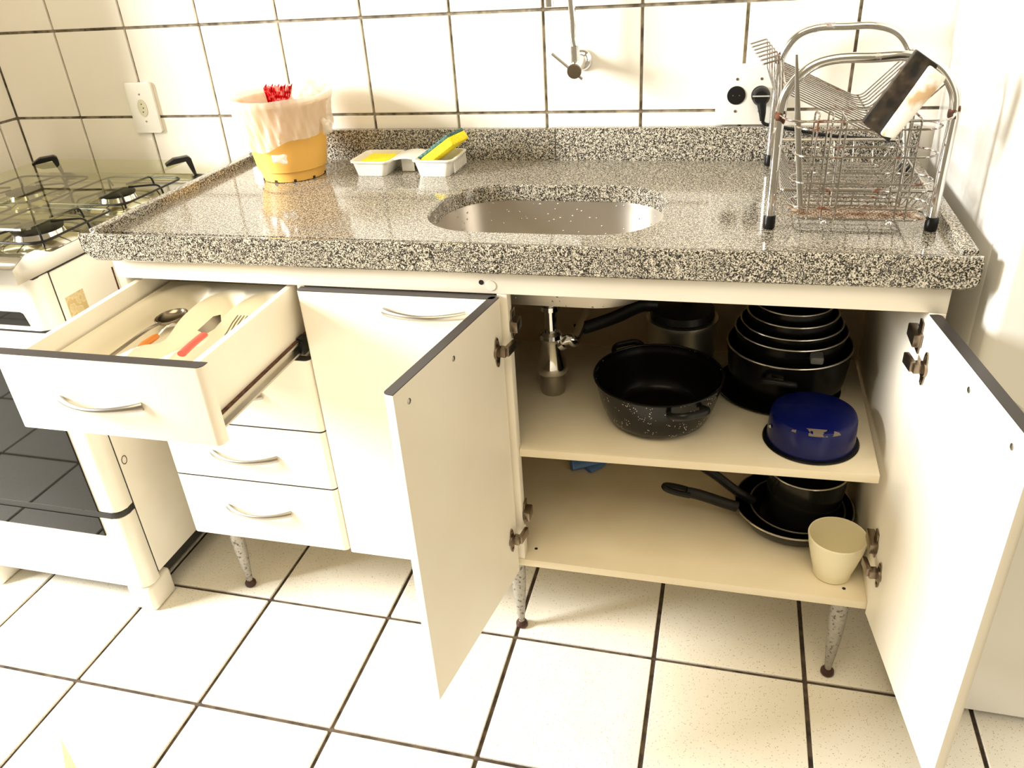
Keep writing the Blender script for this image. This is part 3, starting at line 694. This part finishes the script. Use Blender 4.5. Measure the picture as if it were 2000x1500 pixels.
for i in range(n + 1):
    t = i / n; x = .168 + .052 * t; f = .0045 * (1 if i % 2 else -1)
    A.append(b.verts.new((.178 + .036 * t, -.180 + f * .4, .990))); C_.append(b.verts.new((x + .002, -.172 + f, 1.028))); B.append(b.verts.new((x - .004 + .012 * t, -.166 + f * 1.3, 1.050 + .003 * math.sin(i * 2.1) + (.0022 if i % 2 else -.0022))))
for i in range(n):
    b.faces.new([A[i], A[i + 1], C_[i + 1], C_[i]]); b.faces.new([C_[i], C_[i + 1], B[i + 1], B[i]])
o = obj('foil', b, M_RED, T, smooth=0); sm = o.modifiers.new('thickness', 'SOLIDIFY'); sm.thickness = .0006

# sponge caddy: two tubs joined by a saddle
T = thing('sponge_caddy', 'white plastic double sponge holder on the counter', 'sponge holder', (.437, -.11, ZC))
def tub(b, cx, cy, bx, by, tx, ty, z0, z1, wl=.0022):
    loops(b, [rrect(cx, cy, bx, by, .010, z0, 5), rrect(cx, cy, bx + .001, by + .001, .011, z0 + .003, 5), rrect(cx, cy, tx - .004, ty - .004, .014, z1 - .004, 5), rrect(cx, cy, tx, ty, .016, z1 - .003, 5), rrect(cx, cy, tx, ty, .016, z1, 5),
              rrect(cx, cy, tx - wl - .003, ty - wl - .003, .013, z1, 5), rrect(cx, cy, bx - wl, by - wl, .009, z0 + .004, 5)], True, True)
b = NB(); tub(b, .3680, -.1110, .0325, .0460, .0460, .0530, ZC, ZC + .0310)
tub(b, .5080, -.1110, .0325, .0460, .0460, .0530, ZC, ZC + .0340)
nn = 14; top = []; 
for (ya, yb_) in ((-.139, -.064),):
    pts = []
    for k in range(nn + 1): t = k / nn; pts.append((.404 + .068 * t, ZC + .0275 + .006 * math.sin(PI * t) + .0025 * t))
    for k in range(nn, -1, -1): t = k / nn; pts.append((.404 + .068 * t, ZC + .0245 + .006 * math.sin(PI * t) + .0025 * t))
    prism(b, pts, 'y', ya, yb_)
box(b, .424, .452, -.120, -.117, ZC + .001, ZC + .030, .001); box(b, .424, .452, -.072, -.069, ZC + .001, ZC + .030, .001)
obj('holder_body', b, M_PLW, T, smooth=35)
b = NB()
for k in range(8): box(b, .5500 - k * .0008 * 0, .5530, -.148 + k * .0105, -.1455 + k * .0105, ZC + .006, ZC + .028, .0005)
obj('ribs', b, M_PLW, T, smooth=0)
T = thing('sponge', 'yellow sponge lying flat in the left tub of the sponge holder', 'sponge', (.368, -.11, ZC + .005))
b = NB(); box(b, .3375, .3985, -.1540, -.0720, ZC + .0060, ZC + .0275, .005, 3); obj('foam', b, M_SPY, T)
T = thing('sponge', 'yellow sponge with a dark green scouring side tilted in the right tub', 'sponge', (.51, -.11, ZC + .005))
mt = Matrix.Translation((.5145, -.1080, ZC + .0420)) @ Matrix.Rotation(-.20, 4, 'Z') @ Matrix.Rotation(-.58, 4, 'Y')
b = NB(); box(b, -.049, .051, -.033, .033, -.0095, .0095, .0035, 3, mtx=mt); obj('foam', b, M_SPY, T)
b = NB(); box(b, -.048, .050, -.0325, .0325, .0096, .0155, .0015, 2, mtx=mt); obj('scouring_pad', b, M_SPG, T)

# ---------------------------------------------------------------- tap
T = thing('wall_tap', 'chrome wall tap with a lever handle and tall curved spout', 'tap', (.792, .0, 1.062))
b = NB(); lathe(b, [(0, -.0015), (.0195, -.0015), (.0205, -.006), (.017, -.012), (.0125, -.014), (.012, -.030), (0, -.030)], (.7925, 0, 1.0620), 36, 'y'); obj('wall_flange', b, M_CHROME, T)
b = NB(); tube(b, [(.7925, -.024, 1.0620), (.7925, -.082, 1.0530)], .0125, 24); tube(b, [(.7925, -.0815, 1.0530), (.7925, -.0850, 1.0525)], .0142, 24); obj('valve_body', b, M_CHROME, T)
b = NB(); tube(b, [(.7925, -.0851, 1.0525), (.7925, -.0880, 1.0520)], .0136, 24); obj('cap', b, M_DSTEEL, T)
b = NB(); tube(b, [(.7470, -.074, 1.0840), (.8060, -.074, 1.0360)], .0026, 10); obj('lever', b, M_NICK, T)
b = NB(); tube(b, [(.7900, -.058, 1.060), (.7890, -.058, 1.0950)], .0092, 20)
tube(b, bez([(.7890, -.058, 1.095), (.7865, -.058, 1.112), (.7870, -.060, 1.14), (.7830, -.062, 1.20), (.7790, -.066, 1.285), (.7760, -.085, 1.325), (.7710, -.115, 1.335), (.7670, -.145, 1.322), (.7655, -.160, 1.285), (.7652, -.161, 1.20)], 6), .0068, 16); obj('spout', b, M_CHROME, T)
b = NB(); tube(b, [(.7652, -.161, 1.205), (.7650, -.161, 1.1740)], .0080, 18); obj('aerator', b, M_CHROME, T)

# ---------------------------------------------------------------- wall sockets
def plate(b, x0, x1, z0, z1, t=.009):
    prism(b, [(p[0], p[1]) for p in rrect((x0 + x1) / 2, (z0 + z1) / 2, (x1 - x0) / 2, (z1 - z0) / 2, .006, 0, 4)], 'y', -t, -.0002, .0016)
T = thing('wall_socket', 'white wall socket plate with one oval outlet above the stove', 'socket', (-.2695, 0, .982))
b = NB(); plate(b, -.3060, -.2330, .9235, 1.0395); obj('faceplate', b, M_PLW, T, smooth=35)
b = NB(); prism(b, [(-.2695 + .0125 * math.cos(k * PI / 12), .982 + .020 * math.sin(k * PI / 12)) for k in range(24)], 'y', -.0105, -.0085); obj('outlet', b, M_SOCK, T, smooth=35)
b = NB()
for dz in (-.009, 0, .009): tube(b, [(-.2695 + (.003 if dz == 0 else 0), -.0107, .982 + dz), (-.2695 + (.003 if dz == 0 else 0), -.0085, .982 + dz)], .0016, 10)
obj('pin_holes', b, M_DARKIN, T)
b = NB()
for dz in (-.031, .031): lathe(b, [(0, -.0103), (.0022, -.0098), (.0026, -.0088)], (-.2695, 0, .982 + dz), 12, 'y')
obj('screws', b, M_DSTEEL, T)
T = thing('wall_socket', 'white double wall socket plate with two round black outlets beside the rack', 'socket', (1.12, 0, .99))
b = NB(); plate(b, 1.0600, 1.1760, .9335, 1.0470); obj('faceplate', b, M_PLW, T, smooth=35)
b = NB(); lathe(b, [(0, -.0112), (.0150, -.0112), (.0172, -.0108), (.0176, -.0088)], (1.0985, 0, .9895), 32, 'y'); obj('outlet', b, M_BLK, T)
b = NB(); lathe(b, [(0, -.0112), (.0150, -.0112), (.0172, -.0108), (.0176, -.0088)], (1.1440, 0, .9895), 32, 'y'); obj('outlet', b, M_BLK, T)
b = NB()
for sx in (1.0985, 1.1440):
    for dz in (-.030, .030): lathe(b, [(0, -.0106), (.0026, -.0100), (.0030, -.0088)], (sx, 0, .9895 + dz), 12, 'y')
obj('screws', b, M_DSTEEL, T)
b = NB()
for dx in (-.006, .006): tube(b, [(1.0985 + dx, -.0118, .9895), (1.0985 + dx, -.0105, .9895)], .0013, 8)
obj('pin_holes', b, M_DSTEEL, T)
T = thing('power_plug', 'black plug with a black cord running behind the dish rack', 'plug', (1.145, -.02, .985))
b = NB(); lathe(b, [(0, -.0340), (.0120, -.0340), (.0165, -.0280), (.0172, -.0114), (0, -.0114)], (1.1450, 0, .9890), 28, 'y'); tube(b, [(1.1465, -.026, .980), (1.1500, -.029, .958), (1.1510, -.029, .945)], .0075, 12, radii=[.0095, .0065, .0045]); obj('plug_body', b, M_BLK, T)
b = NB(); box(b, 1.129, 1.161, -.0352, -.0335, .9905, .9930, .0006); obj('grip_ridge', b, M_GASKET, T, smooth=0)
b = NB(); tube(b, bez([(1.1510, -.029, .945), (1.1570, -.030, .9390), (1.176, -.028, .9345), (1.215, -.0265, .9270), (1.270, -.0265, .9170), (1.33, -.027, .9110), (1.380, -.028, .9080), (1.408, -.028, .9060)]), .0034, 10); obj('cord', b, M_BLK, T)

# ---------------------------------------------------------------- dish rack
RC = ZC
T = thing('dish_rack', 'chrome two-tier dish rack with rusty joints standing on the counter', 'dish rack', (1.285, -.25, RC))
def arch(pl, r=.0072):
    b = NB(); tube(b, pl, r, 16); return b
fl, fr = (1.1640, -.4300), (1.3970, -.4230)
front = [(fl[0], fl[1], RC + .004), (fl[0] - .001, fl[1] - .001, 1.030), (fl[0] + .012, fl[1], 1.0780), (1.2100, -.4280, 1.1080), (1.2500, -.4270, 1.1110), (1.3250, -.4250, 1.1120), (1.3600, -.4240, 1.1030), (1.3890, -.4235, 1.0740), (1.3975, -.4230, 1.0300), (fr[0], fr[1], RC + .004)]
def rounded(P, k=7): return bez(P, k)
F_ = [Vector((fl[0], fl[1], RC + .004)), Vector((fl[0], fl[1], .95))] + bez([(fl[0], fl[1], 1.03), (fl[0] + .006, fl[1], 1.068), (1.1960, -.4290, 1.1000), (1.2300, -.4280, 1.1120), (1.2800, -.4265, 1.1125), (1.3300, -.4250, 1.1120), (1.3680, -.4235, 1.0960), (1.3920, -.4230, 1.0640), (1.3980, -.4230, 1.030)], 6) + [Vector((fr[0], fr[1], .95)), Vector((fr[0], fr[1], RC + .004))]
obj('front_arch', arch(F_), M_RTUBE, T)
rl, rr_ = (1.1700, -.0520), (1.4045, -.1140)
B_ = [Vector((rl[0], rl[1], RC + .004)), Vector((rl[0], rl[1], .95))] + bez([(rl[0], rl[1], 1.03), (rl[0] + .006, -.0530, 1.066), (1.1960, -.0560, 1.0980), (1.2300, -.0580, 1.1120), (1.2800, -.0610, 1.1130), (1.3250, -.0640, 1.1130), (1.3640, -.0660, 1.1000), (1.3880, -.0680, 1.0680), (1.3920, -.0680, 1.030)], 6) + [Vector((1.3950, -.0760, .98)), Vector((1.4030, -.1080, .90)), Vector((rr_[0], rr_[1], RC + .004))]
obj('rear_arch', arch(B_, .0068), M_RTUBE, T)
for (x, y) in (fl, fr, rl, rr_):
    b = NB(); lathe(b, [(0, RC), (.0082, RC), (.0092, RC + .002), (.0092, RC + .019), (.0080, RC + .021), (.0070, RC + .021)], (x, y, 0), 20); obj('foot_cap', b, M_BLK, T)
for (x, y, z) in ((fl[0] + .001, fl[1], 1.036), (fr[0], fr[1], 1.036), (rl[0], rl[1], 1.060), (1.392, -.068, 1.04)):
    b = tuft((x, y, z), .0083, 3, (1, 1, 1.5)); obj('rusty_joint', b, M_RUST, T, smooth=60)
# V-shaped plate wires
for k in range(15):
    y = -.085 - k * .0222
    b = NB(); xl = 1.1715
    tube(b, corner([(xl, y, 1.062), (xl + .004, y, 1.0600), (1.3035, y, 1.0000), (1.3180, y, 1.0010), (1.3860, y, 1.072), (1.3905, y, 1.072)], .012, 4), .00125, 6)
    obj('plate_wire', b, M_RWIRE, T)
b = NB()
for (x, z) in ((1.1715, 1.0625), (1.3905, 1.0725)): tube(b, [(x, -.425, z), (x, -.060, z)], .0022, 8)
tube(b, [(1.3110, -.402, .9985), (1.3110, -.080, .9985)], .0018, 8); obj('support_rods', b, M_RWIRE, T)
# cup hooks on the left
for k in range(7):
    y = -.075 - k * .040; x0 = 1.1690; xo = 1.1440 + .020 * k / 6 - .016
    b = NB()
    tube(b, corner([(x0, y, 1.000), (xo + .022, y, 1.050), (xo + .018, y, 1.0980), (xo - .012, y, 1.0900), (xo - .012, y + .006, 1.0900), (xo + .018, y + .006, 1.0980), (xo + .022, y + .006, 1.050), (x0, y + .006, 1.000)], .003, 3), .0011, 6)
    obj('cup_hook', b, M_RWIRE, T)
b = NB(); tube(b, [(1.1695, -.42, .999), (1.1695, -.06, .999)], .0018, 8); obj('hook_rod', b, M_RWIRE, T)
# lower tray of wires
tz0, tz1 = .8790, .9210
def trayloop(x0, x1, y0, y1, z, r=.0016, rad=.02):
    b = NB(); tube(b, rrect((x0 + x1) / 2, (y0 + y1) / 2, (x1 - x0) / 2, (y1 - y0) / 2, rad, z, 5), r, 7, closed=True); return b
obj('tray_rim', trayloop(1.1770, 1.3860, -.4150, -.0780, tz1, .0018, .01), M_RWIRE, T)
obj('tray_base_ring', trayloop(1.2040, 1.3620, -.3980, -.0980, tz0, .0015, .012), M_RWIRE, T)
for k in range(15):
    y = -.400 + .0215 * k
    b = NB(); tube(b, corner([(1.1770, y, tz1), (1.2040, y, tz0 + .0018), (1.3620, y, tz0 + .0018), (1.3860, y, tz1)], .008, 3), .0011, 6); obj('tray_wire', b, M_RWIRE, T)
for k in range(5):
    x = 1.2150 + .034 * k
    b = NB(); tube(b, corner([(x, -.4150, tz1), (x, -.3980, tz0), (x, -.0980, tz0), (x, -.078, tz1)], .008, 3), .0012, 6); obj('tray_wire', b, M_RWIRE, T)
b = NB(); tube(b, [(1.166, -.408, tz1), (1.396, -.408, tz1)], .002, 8); tube(b, [(1.171, -.085, tz1), (1.396, -.085, tz1)], .002, 8); obj('tray_hangers', b, M_RWIRE, T)
# upper front bow and cutlery basket hung from it
b = NB(); tube(b, bez([(1.1640, -.4390, 1.0380), (1.1800, -.4700, 1.0370), (1.2300, -.4790, 1.0370), (1.2850, -.4800, 1.0370), (1.3400, -.4780, 1.0370), (1.3820, -.4680, 1.0370), (1.3975, -.4320, 1.0400)], 6), .0016, 8); obj('front_bow', b, M_RWIRE, T)
BX, BY = 1.2830, -.4500
def stad(z, hx=.0960, hy=.0300, dx=0): return rrect(BX + dx, BY, hx, hy, hy - .001, z, 8)
for k, (z, hx) in enumerate(((1.0260, .0960), (.9880, .0965), (.9500, .0970), (.9140, .0970), (.8980, .0960))):
    b = NB(); tube(b, stad(z, hx), .0015, 7, closed=True); obj('basket_ring', b, M_RWIRE, T)
# woven base plate
b = NB(); dxs = 34
for i in range(-26, 27):
    for sg in (1, -1):
        xa = i * .0072; pts = []
        for (yy) in (-.0285, .0285):
            x = xa + sg * yy * .6; pts.append((BX + max(-.094, min(.094, x)), BY + yy, .8990 + .0004 * sg))
        lim = .0660 + math.sqrt(max(0, .0290 ** 2 - 0)) * .0
        if abs(xa) > .090: continue
        f = 1.0 if abs(xa) < .066 else math.sqrt(max(.05, 1 - ((abs(xa) - .066) / .030) ** 2))
        tube(b, [(p[0], BY + (p[1] - BY) * f, p[2]) for p in pts], .0009, 4, caps=False)
o = obj('basket_mesh', b, M_RMESH, T, smooth=0); o['kind'] = 'stuff'
for (x, s) in ((1.2140, -1), (1.2330, -1), (1.2520, 1), (1.3330, -1), (1.3470, 1)):
    for dx in (0,):
        b = NB(); fy_, by_ = BY - .0305, BY + .0305
        tube(b, corner([(x, fy_, .8960), (x, fy_, 1.0400), (x - .004 * s, BY + .0, 1.0420), (x, by_, 1.0400), (x, by_, .8960)], .008, 3), .0014, 6); obj('basket_upright', b, M_RWIRE, T)
for x in (1.2380, 1.3270):
    b = NB(); bmesh.ops.create_uvsphere(b, u_segments=16, v_segments=10, radius=.0052); bmesh.ops.translate(b, verts=b.verts[:], vec=(x, BY - .0300, .8925)); obj('ball_foot', b, M_CHROME, T)

T = thing('paring_knife', 'thin steel knife standing blade up in the rack basket', 'knife', (1.2100, -.445, .90))
b = NB(); tube(b, [(1.2070, -.4450, .9000), (1.1890, -.4400, 1.0300), (1.1780, -.4350, 1.1200)], .0034, 8, ry=.0010, up=(1, 0, 0), radii=[.0040, .0046, .0018]); obj('blade', b, M_NICK, T)
T = thing('squeegee', 'black board-like scrubber with a worn white strip leaning in the rack', 'scrubber', (1.32, -.455, 1.0))
def slab4(P, y0, y1, bev=.002):
    b = NB(); prism(b, P, 'y', y0, y1, bev); return b
obj('black_body', slab4([(1.3221, 1.1302), (1.3511, 1.1108), (1.3069, 1.0128), (1.2691, 1.0390)], -.4960, -.4820), M_DARKB, T, smooth=35)
obj('white_strip', slab4([(1.3393, 1.1126), (1.3603, 1.0971), (1.3108, 1.0206), (1.2928, 1.0247)], -.5120, -.4963, .003), M_DIRTW, T, smooth=35)

# ---------------------------------------------------------------- stove
SXR, SXL, SYF = -.084, -.586, -.6450
T = thing('stove', 'white gas stove with a steel cooktop and black glass oven door beside the counter', 'stove', (-.335, -.34, 0))
b = NB(); box(b, SXL, SXR, -.6020, -.060, .085, .808, .004); obj('body', b, M_WENAM, T, smooth=35)
b = NB(); box(b, SXL + .002, SXR - .001, -.640, -.062, .8075, .8126); box(b, SXL + .003, SXR - .0012, -.6046, -.6018, .086, .808); obj('seam_gap', b, M_BLKM, T, smooth=0)
b = NB(); box(b, SXL + .03, SXR - .02, -.585, -.08, .045, .085); obj('under_frame', b, M_BLKM, T, smooth=0)
def frontpiece(name, z0, z1, m=M_WENAM, r=.022, x0=SXL, x1=SXR, yf=SYF, yb=-.6045):
    pts = [(x0, yb)]
    for k in range(6): a = k / 5 * PI / 2; pts.append((x0 + r - r * math.cos(a), yf + r - r * math.sin(a)))
    for k in range(6): a = k / 5 * PI / 2; pts.append((x1 - r + r * math.sin(a), yf + r - r * math.cos(a)))
    pts.append((x1, yb)); b = NB(); prism(b, pts, 'z', z0, z1, .002); return obj(name, b, m, T, smooth=35)
frontpiece('upper_panel', .7080, .8090)
slot = obj('grip_slot', (lambda b: (prism(b, [(-.545, .7175), (-.125, .7175), (-.131, .7420), (-.137, .7450), (-.545, .7450)], 'y', -.6462, -.6420), b)[1])(NB()), M_OVEN, T, smooth=0)
frontpiece('door_gap', .7000, .7080, M_BLKM, yf=-.638)
od = frontpiece('oven_door', .2835, .7000)
b = NB(); box(b, -.5340, -.1375, -.6480, -.6430, .2840, .6500, .001); obj('oven_window', b, M_OVEN, od, smooth=0)
frontpiece('lower_gap', .2680, .2835, M_BLKM, yf=-.6465, r=.026)
dr = frontpiece('warming_drawer', .0720, .2680)
b = NB(); box(b, -.5400, -.1430, -.6480, -.6430, .2180, .2680, .001); obj('dark_band', b, M_OVEN, dr, smooth=0)
for (x0, x1, y0, y1) in ((-.150, -.0855, -.6440, -.5680), (-.580, -.520, -.644, -.418), (-.150, -.0855, -.15, -.09), (-.580, -.520, -.15, -.09)):
    b = NB(); box(b, x0, x1, y0, y1, 0, .0715 if y0 < -.5 else .0445, .010, 3); obj('foot', b, M_WENAM, T)
b = NB(); box(b, SXR + .0001, SXR + .0006, -.5890, -.5420, .7000, .7510); obj('sticker', b, M_STICK, T, smooth=0)
b = NB(); tube(b, [(SXR + .0004, -.5880 + .007 * math.cos(a * PI / 8), .3830 + .0095 * math.sin(a * PI / 8)) for a in range(16)], .0009, 5, closed=True); obj('plug_ring', b, M_RUST, T)
b = NB(); box(b, SXR - .001, SXR + .0005, -.4560, -.4520, .690, .760); box(b, SXR - .001, SXR + .0004, -.480, -.4650, .797, .806); obj('worn_strip', b, M_RUST, T, smooth=0)
b = NB(); box(b, SXR - .005, SXR + .001, -.452, -.405, .10, .81, .001); obj('rear_strip', b, M_WENAM, T, smooth=0)
# cooktop: pressed steel sheet with raised edge and two round wells on the right, two on the left
b = NB(); cx0, cx1, cy0, cy1 = SXL - .004, SXR + .003, -.6760, -.060; nx, ny = 70, 84
wells = [(-.215, -.470, .088), (-.215, -.235, .080), (-.465, -.470, .080), (-.465, -.235, .080)]
def cz(x, y):
    e = min(x - cx0, cx1 - x, (y - cy0) * 1.0, cy1 - y); z = .8260
    k = max(0, min(1, 1 - e / .020)); z += .014 * k * k * (3 - 2 * k) if e > .004 else .014
    for wx, wy, wr in wells:
        d = math.hypot(x - wx, y - wy) / wr
        if d < 1.15: t = max(0, min(1, (1.15 - d) / .45)); z -= .010 * t * t * (3 - 2 * t)
    # raised divider between wells
    z += .006 * math.exp(-((y + .352) / .016) ** 2)
    if y < -.585: z += .016 * max(0, min(1, (-.585 - y) / .03)) - .016 * max(0, min(1, (-.640 - y) / .036))
    return z
g = [[b.verts.new((cx0 + (cx1 - cx0) * i / nx, cy0 + (cy1 - cy0) * j / ny, cz(cx0 + (cx1 - cx0) * i / nx, cy0 + (cy1 - cy0) * j / ny))) for i in range(nx + 1)] for j in range(ny + 1)]
for j in range(ny):
    for i in range(nx): b.faces.new([g[j][i], g[j][i + 1], g[j + 1][i + 1], g[j + 1][i]])
edge = g[0][:] + [r[-1] for r in g[1:]] + g[-1][-2::-1] + [r[0] for r in g[-2:0:-1]]
low = [b.verts.new((v.co.x, v.co.y, .8125)) for v in edge]
for k in range(len(edge)): b.faces.new([edge[k - 1], edge[k], low[k], low[k - 1]])
bmesh.ops.recalc_face_normals(b, faces=b.faces[:]); obj('cooktop', b, mat('pressed_steel', (.66, .64, .60), .15, 1.0), T, smooth=50)
for kx in (-.50, -.43, -.36, -.29, -.22):
    b = NB(); mt = Matrix.Translation((kx, -.6730, .8330)) @ Matrix.Rotation(PI / 2 - .55, 4, 'X'); lathe(b, [(0, .018), (.012, .018), (.014, .014), (.0155, 0), (0, 0)], n=24, mtx=mt); obj('knob', b, M_PLW, T)
for wx, wy, wr in wells:
    big = .034 if wy < -.4 else .026
    b = NB(); lathe(b, [(0, .816), (wr * .86, .819), (wr * .80, .823), (big + .016, .831), (big + .012, .841), (0, .841)], (wx, wy, 0), 40); bb = obj('burner', b, M_WELL, T)
    b = NB(); lathe(b, [(0, .8412), (big + .013, .8412), (big + .014, .8455), (big + .004, .8485), (0, .8490)], (wx, wy, 0), 40); obj('burner_cap', b, M_BLK, bb)
# wire grates over each pair of burners
for gx in (-.215, -.465):
    for gy in (-.470, -.235):
        b = NB(); h = .108; z = .8540
        tube(b, rrect(gx, gy, .100, .104, .02, z - .004, 4), .0022, 8, closed=True)
        for a in range(6):
            an = a * PI / 3 + .3; ca, sa = math.cos(an), math.sin(an)
            tube(b, corner([(gx + .102 * ca, gy + .102 * sa, .832), (gx + .098 * ca, gy + .098 * sa, z + .002), (gx + .030 * ca, gy + .030 * sa, z + .001)], .014, 4), .0022, 8)
        obj('grate', b, M_BLK, T)
# glass lid, lying closed over the burners, with its two black rear brackets
GX = -.160
b = NB(); prism(b, [(p[0], p[1]) for p in rrect((-.578 + GX) / 2, (-.548 - .045) / 2, (GX + .578) / 2, (.548 - .045) / 2, .012, 0, 4)], 'z', .8640, .8690); obj('glass_lid', b, M_GLASS, T, smooth=0)
for sx, x0 in ((1, GX), (-1, -.578)):
    b = NB(); prism(b, [(0, .002), (.020, .012), (.052, .013), (.058, .008), (.062, -.030), (.056, -.034), (.046, .004), (.016, .000), (0, -.002)], 'y', -.012, .012, .0012,
                    mtx=Matrix.Translation((x0 - (.018 if sx > 0 else -.018) , -.098, .8700)) @ Matrix.Rotation(.75 if sx > 0 else .75, 4, 'Z'))
    obj('lid_bracket', b, M_BLK, T, smooth=35)

# ---------------------------------------------------------------- fridge
T = thing('refrigerator', 'tall white refrigerator to the right of the counter, half out of view', 'refrigerator', (1.76, -.28, 0))
FX0, FX1 = 1.4620, 2.06
b = NB(); box(b, FX0, FX1, -.4980, -.018, .03, 1.72, .006, 2); obj('body', b, M_FRIDGE, T, smooth=35)
b = NB(); box(b, FX0 + .006, FX1 - .006, -.5060, -.4980, .05, 1.715); obj('gasket', b, M_GASKET, T, smooth=0)
b = NB(); prism(b, [(FX0, -.5060)] + [(FX0 + .016 - .016 * math.cos(a * PI / 12), -.558 - .016 * math.sin(a * PI / 12)) for a in range(7)] + [(FX1 - .016 + .016 * math.sin(a * PI / 12), -.558 - .016 * math.cos(a * PI / 12)) for a in range(7)] + [(FX1, -.5060)], 'z', .022, 1.72); obj('door', b, M_FRIDGE, T, smooth=35)
b = NB()
for x in (FX0 + .05, FX1 - .05):
    for y in (-.45, -.08): lathe(b, [(0, .0305), (.018, .0305), (.02, .0), (0, .0)], (x, y, 0), 18)
obj('feet', b, M_BLK, T)

# ---------------------------------------------------------------- cardboard box whose flap tip shows at the bottom left
T = thing('cardboard_box', 'tip of a brown cardboard box flap at the bottom left corner', 'box', (.54, -1.46, 0))
b = NB(); bx = (.3775, .70, -1.62, -1.302)
for (x0, x1, y0, y1) in ((bx[0], bx[1], bx[2], bx[2] + .004), (bx[0], bx[1], bx[3] - .004, bx[3]), (bx[0], bx[0] + .004, bx[2] + .004, bx[3] - .004), (bx[1] - .004, bx[1], bx[2] + .004, bx[3] - .004)): box(b, x0, x1, y0, y1, .003, .298)
box(b, bx[0], bx[1], bx[2], bx[3], 0, .003); obj('carton', b, M_CARD, T, smooth=0)
b = NB(); v = [(.3780, -1.3020, .3000), (.4700, -1.3020, .3000), (.2042, -1.1396, .3000)]
vs = [b.verts.new(p) for p in v]; b.faces.new(vs); o = obj('flap', b, M_CARD, T, smooth=0); sm = o.modifiers.new('thickness', 'SOLIDIFY'); sm.thickness = .004
